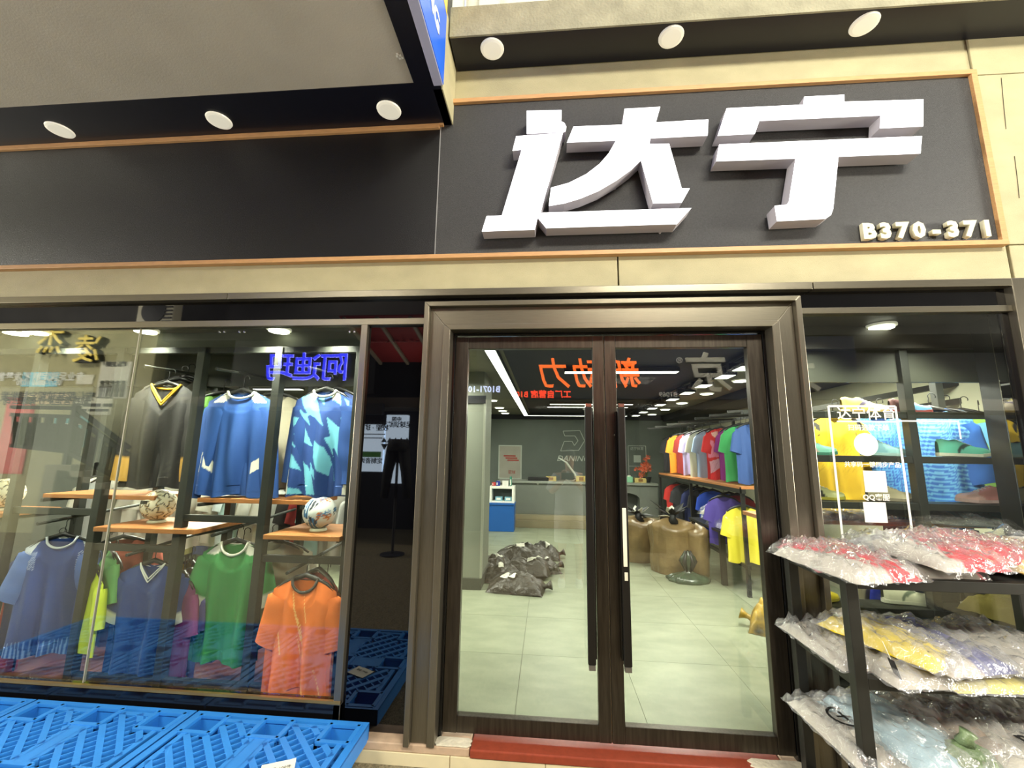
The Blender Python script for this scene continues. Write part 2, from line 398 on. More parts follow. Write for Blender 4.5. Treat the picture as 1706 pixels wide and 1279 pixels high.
for (x0, y0, k, pts) in STROKES:
    poly = zm(x0, y0, k, pts, LY)
    a = MB().prism(poly, LY, -0.04).build('letter_stroke', RETURN, sg)
    MB().prism(poly, LY - 0.004, LY - 0.0005).build('lit_face', SIGNW, a)
    for i in (0, len(poly) // 2):
        x, z = poly[i]; cx_ = sum(q[0] for q in poly) / len(poly); cz_ = sum(q[1] for q in poly) / len(poly)
        x += (cx_ - x) * 0.15; z += (cz_ - z) * 0.15
        MB().tube([(x, -0.05, z), (x, -0.015, z)], 0.008, 6).build('stand_off', RETURN, a)
pa, pb = at(1432, 388, -0.03), at(1645, 383, -0.03)
for i, ch in enumerate('B370-371'):
    p = pa.lerp(pb, (0.055 + 0.131 * i) if i else 0.055)
    text('number_letter', ch, 0.135, CREAM, sg, (p.x, -0.04, p.z - 0.005), extrude=0.014, bold=0.0072)
# downlights in both soffits
for i, (px, py) in enumerate(((820, 81), (1118, 61), (1440, 40), (100, 216), (365, 200), (648, 183))):
    z = 4.45 if i < 3 else 3.99
    p = atz(px, py, z)
    lab = ['leftmost of the round downlights above the white letters', 'middle round downlight above the white letters', 'rightmost round downlight above the white letters',
           'leftmost round downlight in the low black soffit on the left', 'middle round downlight in the low black soffit on the left', 'round downlight in the low black soffit nearest the sign'][i]
    t = thing('downlight', lab, 'lamp', (p.x, p.y, z), 'downlights in the soffits')
    MB().lathe([(0.062, z - 0.014), (0.078, z - 0.010), (0.082, z - 0.001), (0.062, z)], (p.x, p.y, 0), 28).build('rim', LAMPR, t, smooth=False)
    MB().lathe([(0.063, z - 0.013), (0.063, z - 0.004)], (p.x, p.y, 0), 28).build('diffuser', LAMPF, t)

# metal trims of the shop front
tr = sroot('trim_1', label='dark brushed steel strip along the top of the shop front')
B(-7, -2.2, -0.05, 0.05, 2.70, 2.747).build('strip', STEELH, tr, bev=0.003)
B(-2.195, 1.62, -0.05, 0.05, 2.70, 2.747).build('strip', STEELH, tr, bev=0.003)
B(1.625, 2.735, -0.05, 0.05, 2.70, 2.747).build('strip', STEELH, tr, bev=0.003)
t2 = sroot('trim_2', label='steel corner post at the right end of the shop front')
B(2.735, 2.81, -0.05, 0.12, GZ, 2.748).build('corner_post', STEEL, t2, bev=0.004)
B(2.68, 2.735, 0.0, 0.06, GZ, 2.58).build('black_jamb', BLACKGLASS, t2, bev=0.004)
B(2.796, 2.8095, 0.12, 0.30, GZ, 2.70).build('jamb_liner', BLACKP, t2)
tb = sroot('wall_transom', label='black mirror glass band above the windows and door')
B(-7, -0.80, 0.0, 0.03, 2.545, 2.71).build('black_glass_panel', BLACKGLASS, tb)
B(-0.80, 1.53, 0.0, 0.03, 2.60, 2.71).build('black_glass_panel', BLACKGLASS, tb)
B(1.53, 2.74, 0.0, 0.03, 2.57, 2.71).build('black_glass_panel', BLACKGLASS, tb)

# left shop window
W1 = sroot('window_1', label='large left shop window of two panes')
B(-7, -0.79, -0.03, 0.03, 2.512, 2.556).build('top_rail', STEELH, W1, bev=0.003)
B(-1.235, -1.192, -0.03, 0.03, 0.0, 2.515).build('side_post', STEEL, W1, bev=0.003)
B(-7, -1.192, -0.03, 0.05, 0.10, 0.235).build('sill', mat('black_gloss', (10, 10, 11), 0.15), W1, bev=0.004)
B(-7, -1.192, -0.034, -0.014, 0.237, 0.252).build('sill_edge', mat('brass_edge', (168, 138, 84), 0.35, 0.8), W1)
B(-7, -1.19, -0.02, 0.05, GZ, 0.10).build('base', MATS['black_gloss'], W1)
B(-7, -2.857, -0.006, 0.006, 0.25, 2.515).build('pane', GLASS, W1)
B(-2.851, -1.232, -0.006, 0.006, 0.25, 2.515).build('pane', GLASS, W1)
B(-2.857, -2.851, -0.007, 0.007, 0.25, 2.515).build('pane_joint', mat('silicone', (150, 146, 128), 0.5), W1)
for px in (372, 405, 588):
    for dx in (-4, 4):
        p = at(px + dx, 553.5)
        MB().lathe([(0.006, -0.016), (0.008, -0.012), (0.008, -0.006)], (p.x, 0, p.z), 10, 'Y').build('clamp_screw', mat('chrome', (210, 210, 205), 0.2, 1.0), W1)
# black mirror glass panel beside the door
W2 = sroot('wall_panel', label='black mirror glass panel between the left window and the door')
B(-1.192, -0.78, 0.004, 0.03, 0.09, 2.512).build('black_glass_panel', BLACKGLASS2, W2)
# right shop window
W3 = sroot('window_2', label='right shop window with a white sticker frame')
B(1.513, 2.735, -0.03, 0.03, 2.55, 2.588).build('top_rail', STEELH, W3, bev=0.003)
B(1.513, 2.70, -0.006, 0.006, 0.10, 2.552).build('pane', GLASS, W3)
B(1.513, 2.74, -0.02, 0.05, GZ, 0.11).build('sill', MATS['black_gloss'], W3, bev=0.004)
# door surround with its stepped profile
D = sroot('door_1', label='double glass door in a stepped brushed steel surround')
DT, DB = 2.432, 0.112
DXL, DXR, DZT = -0.60, 1.325, 2.44
def band(e0, e1, m, y0, name, h0, h1):           # one step of the surround, mitred at its corners
    m2 = STEELH if m is STEEL else m
    for sx, X in ((-1, DXL), (1, DXR)):
        a, b = X + sx * e0, X + sx * e1
        MB().prism([(a, 0.085), (b, 0.085), (b, DZT + h1), (a, DZT + h0)], y0, 0.06).build(name, m, D, bev=0.003)
    MB().prism([(DXL - e0, DZT + h0), (DXR + e0, DZT + h0), (DXR + e1, DZT + h1), (DXL - e1, DZT + h1)], y0, 0.06).build(name, m2, D, bev=0.003)
band(0.158, 0.19, STEEL, -0.10, 'outer_lip', 0.170, 0.202)
band(0.062, 0.158, STEEL, -0.062, 'flat_jamb', 0.052, 0.170)
band(0.018, 0.062, STEEL, -0.088, 'inner_lip', 0.016, 0.052)
band(0.0, 0.018, MATS['black_gloss'], 0.0, 'shadow_gap', 0.0, 0.016)
def leaf(name, x0, x1, xl, xr):
    B(x0, xl, 0.005, 0.055, DB, DT).build('stile', STEELD, D, bev=0.003)
    B(xr, x1, 0.005, 0.055, DB, DT).build('stile', STEELD, D, bev=0.003)
    B(xl, xr, 0.006, 0.054, 2.352, DT - 0.001).build('top_rail', STEELD, D, bev=0.003)
    B(xl, xr, 0.006, 0.054, DB + 0.001, 0.20).build('bottom_rail', STEELD, D, bev=0.003)
    B(xl - 0.005, xr + 0.005, 0.026, 0.034, 0.198, 2.354).build('pane', DGLASS, D)
leaf('l', -0.598, 0.354, -0.515, 0.286)
leaf('r', 0.360, 1.322, 0.430, 1.231)
B(0.354, 0.360, 0.02, 0.05, DB, DT).build('brush_seal', mat('pale_seal', (176, 164, 132), 0.6), D)
for i, x in enumerate((0.246, 0.441)):
    h = B(x - 0.022, x + 0.022, -0.085, -0.055, 0.54, 1.965).build('handle', mat('handle_black', (36, 34, 31), 0.35, 0.5), D, bev=0.006)
    B(x + (0.016 if i == 0 else -0.03), x + (0.03 if i == 0 else -0.016), -0.056, 0.02, 0.56, 1.94).build('handle_back_plate', MATS['black_gloss'], h)
    for z in (0.70, 1.80):
        MB().tube([(x, -0.06, z), (x + (0.06 if i == 0 else -0.06) * 0.4, 0.008, z)], 0.011, 8).build('handle_bracket', MATS['chrome'], h)
    B(x - 0.018, x + 0.018, -0.088, -0.05, 1.965, 1.985).build('handle_cap', MATS['chrome'], h)
    B(x - 0.018, x + 0.018, -0.088, -0.05, 0.515, 0.54).build('handle_cap', mat('grey_cap', (120, 116, 108), 0.4, 0.6), h)
    if i == 1:
        B(x - 0.012, x + 0.010, -0.089, -0.084, 1.06, 1.38).build('foam_wrap', mat('torn_foam', (220, 214, 192), 0.8, var=0.1), h, bev=0.002)
        B(x - 0.008, x + 0.010, -0.089, -0.084, 0.985, 1.03).build('foam_wrap', MATS['torn_foam'], h, bev=0.002)
# door step
st = sroot('trim_3', label='low step of red stone with cream tiles on its front')
B(-0.42, 1.24, -0.085, 0.10, 0.045, 0.088).build('red_stone', REDSTONE, st, bev=0.006)
B(-1.19, -0.425, -0.075, 0.10, 0.045, 0.087).build('pale_stone', mat('pinkish_stone', (190, 164, 136), 0.6, var=0.2, vscale=12), st, bev=0.005)
B(1.245, 2.74, -0.07, 0.10, 0.045, 0.088).build('pale_stone', MATS['pinkish_stone'], st, bev=0.005)
x = -1.19
for wd in (0.10, 0.56, 0.52, 0.62, 0.60, 0.60, 0.60):
    B(x + 0.002, x + wd - 0.002, -0.078, 0.0, GZ, 0.044).build('tile', CREAMT, st, bev=0.002); x += wd
B(-1.19, 2.42, -0.07, 0.3, GZ, 0.045).build('step_core', MATS['pinkish_stone'], st)
def wornplate(label, x0, x1, y0, y1, z):
    n = 14; P = []
    for i in range(n):
        t = i / n * 2 * math.pi; r = 1 + 0.10 * math.sin(5 * t + x0) + 0.06 * math.sin(9 * t)
        ex, ey = math.cos(t), math.sin(t); k = 1 / max(abs(ex), abs(ey))
        P.append(((x0 + x1) / 2 + ex * k * (x1 - x0) / 2 * min(r, 1.03), (y0 + y1) / 2 + ey * k * (y1 - y0) / 2 * min(r, 1.03)))
    mb = MB(); mb.add([(a, b, z) for a, b in P] + [(a, b, z + 0.006) for a, b in P],
                      [tuple(range(n - 1, -1, -1)), tuple(range(n, 2 * n))] + [(i, (i + 1) % n, n + (i + 1) % n, n + i) for i in range(n)])
    return tag(mb.build('door_pad', mat('chipped_pad', (214, 206, 182), 0.8, var=0.14, vscale=22, bump=0.3, bscale=50), bev=0.001), label, 'mat')
wornplate('chipped white pad on the step under the left door leaf', -0.63, -0.42, -0.075, 0.0, 0.089)
wornplate('chipped white pad on the step under the right door leaf', 1.06, 1.36, -0.075, 0.0, 0.089)

# shop shell
FZ = 0.09
XL, XR, YB, CZ = -5.4, 3.6, 8.6, 2.72
fl = sroot('floor', label='pale marble tiled shop floor')
B(XL, XR, 0.06, YB, FZ - 0.12, FZ - 0.006).build('joint_bed', GROUT, fl)
for i in range(-7, 5):
    for j in range(-2, 10):
        x0, x1 = max(XL, -0.2 + 0.8 * i + 0.0015), min(XR, -0.2 + 0.8 * (i + 1) - 0.0015)
        y0, y1 = max(0.06, 0.25 + 0.8 * j + 0.0015), min(YB, 0.25 + 0.8 * (j + 1) - 0.0015)
        if x1 - x0 < 0.02 or y1 - y0 < 0.02: continue
        if x1 < -1.6 and y0 > 0: 
            if j % 2: continue
            y1 = min(YB, y1 + 0.8)
        dz = 0.0004 * ((i * 7 + j * 3) % 3)
        B(x0, x1, y0, y1, FZ - 0.01, FZ - dz).build('tile', TILE, fl)
wb = struct(B(XL, XR, YB, YB + 0.1, FZ - 0.1, CZ).build('wall_back', WALLB), 'grey-green back wall of the shop with a line drawn emblem')
struct(B(XR, XR + 0.1, 0.0, YB + 0.1, GZ, CZ).build('wall_right', WALLR), 'light wall behind the clothes racks')
struct(B(XL - 0.1, XL, 0.0, YB + 0.1, GZ, CZ).build('wall_left', mat('dark_side_wall', (62, 64, 58), 0.7)), 'left wall of the shop')
ce = sroot('ceiling', label='shop ceiling, dark in the middle and grey along the sides')
B(-0.45, 2.25, 0.1, YB, CZ, CZ + 0.1).build('dark_ceiling_panel', CEILD, ce)
B(XL, -0.45, 0.1, YB, CZ - 0.01, CZ + 0.1).build('grey_ceiling_panel', CEILG, ce)
B(2.25, XR, 0.1, YB, CZ - 0.01, CZ + 0.1).build('grey_ceiling_panel', CEILG, ce)
B(XL, XR, YB - 0.06, YB, CZ - 0.13, CZ - 0.01).build('dark_cove', CEILD, ce)
B(2.98, XR, 0.3, YB, CZ - 0.16, CZ - 0.01).build('dark_cove', CEILD, ce)
# bulkheads behind the window heads
bh = sroot('trim_4', label='olive grey bulkhead boxes behind the window heads')
OLV = mat('olive_board', (88, 90, 74), 0.6, var=0.06)
B(XL, -1.2, 0.34, 0.40, 2.42, 2.60).build('beam', OLV, bh, bev=0.004)
B(XL, -1.2, 0.62, 0.68, 2.20, 2.56).build('board', mat('dark_olive_board', (66, 68, 58), 0.6, var=0.06), bh)
B(XL, -1.2, 0.05, 0.62, 2.58, 2.62).build('lid', OLV, bh)
B(1.50, XR, 0.34, 0.40, 2.42, 2.58).build('beam', mat('brown_board', (62, 58, 50), 0.5), bh, bev=0.004)
B(1.50, XR, 0.405, 0.44, 2.20, 2.52).build('board', MATS['dark_olive_board'], bh)
B(1.50, XR, 0.05, 0.62, 2.58, 2.62).build('lid', MATS['brown_board'], bh)
B(-0.80, 1.52, 0.06, 0.35, 2.46, 2.72).build('door_head', MATS['brown_board'], bh)
# partition behind the black panel, and the grey column inside the door
struct(B(-1.19, -0.80, 0.035, 0.30, FZ, 2.6).build('wall_pier', MATS['dark_olive_board']), 'pier behind the black glass panel')
cl = sroot('wall_column', label='grey square column just inside the door on the left')
B(-1.75, -0.80, 2.62, 3.35, FZ + 0.12, CZ).build('shaft', WALLG, cl, bev=0.004)
B(-1.77, -0.78, 2.60, 3.37, FZ, FZ + 0.13).build('base', mat('dark_base', (62, 64, 56), 0.5), cl, bev=0.004)
B(-0.80, -0.775, 2.605, 2.66, FZ + 0.13, 2.35).build('corner_strip', mat('metal_corner', (160, 162, 148), 0.4, 0.3), cl)
B(-1.75, -0.775, 2.60, 2.62, 2.30, 2.40).build('dark_band', CEILD, cl)

# ================================================================== ACROSS THE LANE (seen mirrored in the shop's glass)
OD = 5.35
wo = sroot('wall_opposite', label='dark shop fronts across the lane, mirrored in the glass')
B(-15, 16, -7.2, -OD - 1.6, GZ, 4.0).build('dark_interior', mat('dim_interior', (40, 40, 44), 0.6), wo)
B(-15, 16, -7.2, -OD - 0.1, 3.95, 6.4).build('upper_wall', mat('dim_upper_wall', (58, 56, 52), 0.8, var=0.2, vscale=2), wo)
B(-15, 16, -OD - 0.9, -OD - 0.1, 2.55, 2.75).build('head_beam', mat('brown_head', (86, 76, 64), 0.7), wo)
for x in (-7.4, -2.0, 1.9, 6.0):
    B(x - 0.2, x + 0.2, -OD - 0.4, -OD, GZ, 2.6).build('pier', MATS['dim_interior'], wo)
B(-15, -8.2, -OD - 0.3, -OD - 0.001, GZ, 4.3).build('beige_wall', mat('mirrored_beige', (170, 164, 124), 0.8, var=0.05), wo)
FACE = (R_(90), 0, R_(180))
NAVY = mat('navy_board', (16, 24, 54), 0.4, emit=0.0)
ORG = mat('orange_lit', (255, 110, 40), 0.5, emit=5.0)
os_ = thing('street_sign', 'navy signboard with orange characters across the lane, mirrored in the door glass', 'sign', (0.9, -OD, 2.75))
B(-1.4, 5.6, -OD - 0.08, -OD, 2.72, 3.9).build('board', NAVY, os_, bev=0.01)
for ch, px in (('力', 925), ('动', 985), ('新', 1045)):
    p = across(px, 622); text('letter', ch, 0.62, ORG, os_, (p.x, -OD + 0.02, p.z), FACE, 0.02, 0.004, shear=0.15)
for ch, px in (('京', 1190), ('大', 1335)):
    p = across(px, 622); text('letter', ch, 0.78, mat('grey_letters', (190, 186, 176), 0.6), os_, (p.x, -OD + 0.02, p.z), FACE, 0.03, 0.012, shear=0.15)
p = across(905, 655); text('small_writing', '工厂自营店 B10', 0.155, mat('red_lit', (255, 70, 40), 0.5, emit=5.0), os_, (p.x, -OD + 0.02, p.z), FACE, 0.01, 0.004)
p = across(1118, 655); text('small_writing', 'B1069', 0.13, mat('dim_white', (220, 220, 220), 0.5), os_, (p.x, -OD + 0.02, p.z), FACE, 0.01, 0.003)
p = across(1137, 597); text('small_writing', '®', 0.16, MATS['dim_white'], os_, (p.x, -OD + 0.02, p.z), FACE, 0.01, 0.0)
wsn = thing('shop_number', 'white shop number B1071-10 across the lane, mirrored beside the door frame', 'sign', (-1.2, -OD, 2.85))
p = across(806, 648); text('small_writing', 'B1071-10', 0.16, mat('blue_white_lit', (200, 210, 255), 0.5, emit=5.0), wsn, (p.x, -OD + 0.16, p.z), FACE, 0.01, 0.004)
B(p.x - 0.5, p.x + 0.5, -OD - 0.05, -OD + 0.145, p.z - 0.16, p.z + 0.16).build('board', NAVY, wsn)
ne = thing('neon_sign', 'blue neon characters across the lane, mirrored in the left window', 'sign', (-4.8, -OD, 3.3))
NEON = mat('blue_neon', (44, 50, 235), 0.4, emit=7.0); NEONW = mat('lilac_neon', (150, 150, 255), 0.4, emit=13.0)
for ch, px in (('玛', 462), ('迪', 508), ('阿', 554)):
    p = across(px, 613); lt = text('letter', ch, 0.6, NEON, ne, (p.x, -OD + 0.09, p.z), FACE, 0.012, 0.006)
    text('tube_outline', ch, 0.6, NEONW, lt, (p.x, -OD + 0.10, p.z), FACE, 0.0, 0.006, outline=0.0055)
B(-6.4, -3.4, -OD - 0.08, -OD + 0.05, 2.8, 3.9).build('board', mat('black_sign', (12, 12, 14), 0.5), ne)
gd = thing('gold_sign', 'gold characters on a beige wall, mirrored in the far left window', 'sign', (-10, -OD, 3.7))
GOLD = mat('gold_letters', (255, 226, 110), 0.5)
for ch, px, py in (('杰', 84, 570), ('凌', 145, 584)):
    p = across(px, py); text('letter', ch, 0.62, GOLD, gd, (p.x, -OD + 0.15, p.z), FACE, 0.012, 0.004); text('letter_body', ch, 0.62, INK, gd, (p.x, -OD + 0.08, p.z), FACE, 0.055, 0.008)  # the black backing gives the gold letters' drop shadow a solid shape
    for q in (-0.15, 0.15): MB().tube([(p.x + q, -OD - 0.02, p.z), (p.x + q, -OD + 0.07, p.z)], 0.01, 6).build('stand_off', GOLD, gd)
def notice(label, c0, c1, col, lines=None, ink=INK, emit=0.0, dy=0.01):
    a, b = across(*c0), across(*c1)
    x0, x1, z0, z1 = min(a.x, b.x), max(a.x, b.x), min(a.z, b.z), max(a.z, b.z)
    t = thing('notice', label, 'poster', ((x0 + x1) / 2, -OD, z0))
    B(x0, x1, -OD, -OD + dy, z0, z1).build('sheet', mat('sheet_%d_%d_%d_%d' % (*col, emit * 10), col, 0.6, emit=emit), t)
    for (s, fz, sz) in lines or []:
        text('writing', s, sz, ink, t, ((x0 + x1) / 2, -OD + dy + 0.004, z0 + (z1 - z0) * fz), FACE, 0.002, 0.004)
    return t, x0, x1, z0, z1
notice('pale cyan notice mirrored at the far left under the gold characters', (26, 618), (82, 642), (120, 204, 226), [('专业足球定制 批发零售', 0.65, 0.2), ('0577-8860 1070', 0.25, 0.16)], MATS['white_vinyl'])
t, x0, x1, z0, z1 = notice('white poster with figures mirrored right of the gold characters', (158, 600), (200, 662), (214, 210, 192), [('球队定制', 0.92, 0.12)])
for k in range(5):
    xx = x0 + (x1 - x0) * (0.15 + 0.17 * k)
    f_ = MB(); f_.lathe([(0.02, 0.30), (0.045, 0.33), (0.03, 0.37)], (xx, -OD + 0.018, z0), 8); f_.box(xx - 0.05, xx + 0.05, -OD + 0.012, -OD + 0.02, z0 + 0.14, z0 + 0.30); f_.box(xx - 0.04, xx - 0.01, -OD + 0.012, -OD + 0.02, z0 + 0.03, z0 + 0.14); f_.box(xx + 0.01, xx + 0.04, -OD + 0.012, -OD + 0.02, z0 + 0.03, z0 + 0.14)
    f_.build('printed_figure', mat('grey_ink', (90, 88, 80), 0.7), t)
notice('small white paper mirrored between the gold characters and the stair rail', (117, 622), (142, 638), (222, 218, 196))
notice('cream banner with two lines of dark writing, mirrored above the stair rail', (22, 655), (108, 672), (236, 206, 160), [('宏伟服装球服定制批发', 0.7, 0.22), ('前排营运股份有限公司', 0.28, 0.2)])
notice('white notice board mirrored behind the stair rail top', (111, 660), (172, 690), (228, 224, 200), [('▬ ▬▬ ▬', 0.6, 0.2), ('▬▬▬ ▬▬', 0.3, 0.15)])
notice('turquoise board mirrored behind the stair rail', (80, 690), (128, 745), (90, 182, 196), [('━━━━', 0.7, 0.15), ('━━━━', 0.5, 0.15), ('━━━━', 0.3, 0.15)], MATS['white_vinyl'])
notice('red column banner mirrored at the left edge', (0, 660), (22, 790), (196, 40, 34))
# stair rail
sr = thing('stair_rail', 'dark metal stair rail mirrored in the left window', 'railing', (-9.5, -OD + 0.3, GZ))
RAILM = mat('stair_steel', (8, 11, 10), 0.7, spec=0.2)
def ap(px, py): v = across(px, py, 5.0); return Vector((v.x, -5.0, v.z))
p0, p1, p2 = ap(20, 678), ap(128, 680), ap(215, 746)
q0, q1, q2 = ap(20, 742), ap(112, 752), ap(205, 800)
for a, b in ((p0, p1), (p1, p2), (q0, q1), (q1, q2), (p0.lerp(q0, .2), p1.lerp(q1, .2)), (p1.lerp(q1, .2), p2.lerp(q2, .2))):
    MB().bar(a, b, 0.07, 0.07).build('rail', RAILM, sr)
MB().bar(p1 + Vector((0, 0, .05)), (p1.x, p1.y, GZ), 0.10, 0.10).build('newel_post', RAILM, sr)
for (A0, A1, C0, C1, n) in ((p0, p1, q0, q1, 5), (p1, p2, q1, q2, 4)):
    for k in range(n):
        a0, a1 = A0.lerp(A1, (k + .2) / n), A0.lerp(A1, (k + .8) / n); c0, c1 = C0.lerp(C1, (k + .2) / n), C0.lerp(C1, (k + .8) / n)
        f_ = MB(); f_.bar(a0.lerp(c0, .2), c0, .05, .05); f_.bar(a1.lerp(c1, .2), c1, .05, .05)
        f_.bar(a0.lerp(c0, .4), a1.lerp(c1, .4), .04, .04); f_.bar(a0.lerp(a1, .5).lerp(c0.lerp(c1, .5), .4), c0.lerp(c1, .5), .04, .04); f_.bar(c0, c1, .04, .04)
        f_.build('baluster_frame', RAILM, sr)
stp = sroot('stairs', label='concrete stair mirrored in the left window')
for k in range(6):
    a = q1.lerp(q2, k / 5)
    B(a.x - 0.1, a.x + 0.45, -OD, -4.75, GZ, max(0.05, a.z - 0.25)).build('step', mat('stair_concrete', (140, 134, 112), 0.85, var=0.1), stp)
# lit posters and a shop full of lamps, mirrored in the black panel
for k, (lab, c0, c1, bits) in enumerate((('tall lit white poster mirrored at the left of the black panel', (600, 706), (632, 786), [('校服 · 班服', 0.92, 0.09), ('━━━━━', 0.78, 0.07), ('━━━━', 0.70, 0.07), ('定制咨询', 0.22, 0.08)]),
                                         ('tall lit white poster with an orange band, mirrored in the black panel', (641, 690), (669, 806), [('中国', 0.93, 0.07), ('足球训练营', 0.85, 0.09), ('▲▲▲▲▲', 0.62, 0.08), ('▼▼▼▼', 0.52, 0.1)]))):
    a, b = across(*c0), across(*c1); x0, x1, z0, z1 = min(a.x, b.x), max(a.x, b.x), min(a.z, b.z), max(a.z, b.z)
    t = thing('light_box', lab, 'poster', ((x0 + x1) / 2, -OD, z0), 'lit posters across the lane')
    B(x0, x1, -OD - 0.1, -OD + 0.05, z0, z1).build('lit_sheet', mat('lit_sheet', (196, 214, 232), 0.4, emit=5.0), t)
    for (s, fz, sz) in bits: text('writing', s, sz * 1.4, INK, t, ((x0 + x1) / 2, -OD + 0.055, z0 + (z1 - z0) * fz), FACE, 0.002, 0.003)
    B(x0 + 0.03, x1 - 0.03, -OD + 0.05, -OD + 0.054, z0 + (z1 - z0) * 0.30, z0 + (z1 - z0) * 0.42).build('picture', mat('green_print' if k == 0 else 'orange_print', (70, 120, 60) if k == 0 else (220, 140, 70), 0.5, emit=1.2), t)
B(across(600, 680).x, across(632, 680).x, -OD - 0.1, -OD + 0.02, 2.40, 2.62).build('dark', MATS['dim_interior'], wo)
v = across(661, 785, 4.6)
t = thing('trousers', 'dark trousers on a display form, mirrored in the black panel', 'trousers', (v.x, v.y, GZ))
TRM = mat('dark_trousers', (26, 30, 30), .8)
MB().tube([(v.x, v.y, v.z + .55), (v.x, v.y, v.z + .35)], [.17, .20], 14).build('waist', TRM, t, True)
for q in (-1, 1): MB().tube([(v.x + q * .09, v.y, v.z + .38), (v.x + q * .16, v.y, v.z), (v.x + q * .20, v.y, v.z - .45)], [.115, .09, .07], 12).build('trouser_leg', TRM, t, True)
MB().tube([(v.x, v.y, GZ + .001), (v.x, v.y, v.z + .4)], .025, 8).build('stand_pole', MATS['dim_interior'], t)
MB().lathe([(.2, GZ + .001), (.2, GZ + .02), (.03, GZ + .03)], (v.x, v.y, 0), 18).build('stand_base', MATS['dim_interior'], t)
# outdoor air conditioner mirrored in the band over the left window
a, b = across(226, 536, 4.9), across(292, 503, 4.9)
ac = thing('air_conditioner', 'white outdoor air conditioner mirrored in the black band above the left window', 'appliance', ((a.x + b.x) / 2, -4.9, min(a.z, b.z)))
x0, x1, z0, z1 = min(a.x, b.x), max(a.x, b.x), min(a.z, b.z) - 0.1, max(a.z, b.z) + 0.15
B(x0, x1, -5.1, -4.9, z0, z1).build('casing', mat('pale_casing', (220, 212, 180), 0.5), ac, bev=0.02)
MB().lathe([(0.26, -4.9), (0.26, -4.885), (0.06, -4.875)], (x0 + (x1 - x0) * 0.45, 0, (z0 + z1) / 2), 28, 'Y').build('fan_grille', mat('fan_black', (22, 22, 22), 0.6), ac)
for k in range(7):
    zz = z0 + 0.1 + (z1 - z0 - 0.2) * k / 6
    B(x1 - 0.22, x1 - 0.03, -4.9, -4.885, zz - 0.015, zz + 0.015).build('louvre', MATS['fan_black'], ac)
# red awning mirrored at the top right of the left window
aw = thing('awning', 'dark red awning across the lane, mirrored in the black glass near the door', 'awning', (-2.5, -OD, 3.5))
MB().add([(-3.38, -OD + 0.02, 3.45), (-1.55, -OD + 0.02, 3.45), (-1.55, -3.7, 3.85), (-3.38, -3.7, 3.85)], [(0, 1, 2, 3)]).build('sheet', mat('dark_red_cloth', (150, 34, 32), 0.7), aw, solid=0.02)
for x in (-3.3, -2.75, -2.2, -1.65):
    MB().bar((x, -OD + 0.02, 3.41), (x, -3.7, 3.81), 0.05, 0.05).build('rib', mat('pale_rib', (150, 140, 120), 0.5), aw)
for k in range(3):
    text('writing', '特价', 0.26, mat('pink_print', (190, 110, 110), 0.6), aw, (-3.02 + 0.55 * k, -4.4, 3.60), (R_(180 - 13.8), 0, 0), 0.004)
lamp('awning_light', 'AREA', (-2.5, -4.6, 2.7), 14, WARM, 1.2, 0.3, target=(-2.5, -4.6, 4.6))  # unseen upward light added to brighten the awning
lamp('sign_board_light', 'AREA', (2.6, -4.4, 5.0), 70, WARM, 2.0, 0.2, target=(2.6, -5.3, 3.2))
lamp('opposite_wall_light', 'AREA', (-9.8, -3.2, 4.6), 190, WARM, 0.6, 0.4, target=(-9.8, -5.3, 2.6))  # added light that brightens the mirrored beige wall

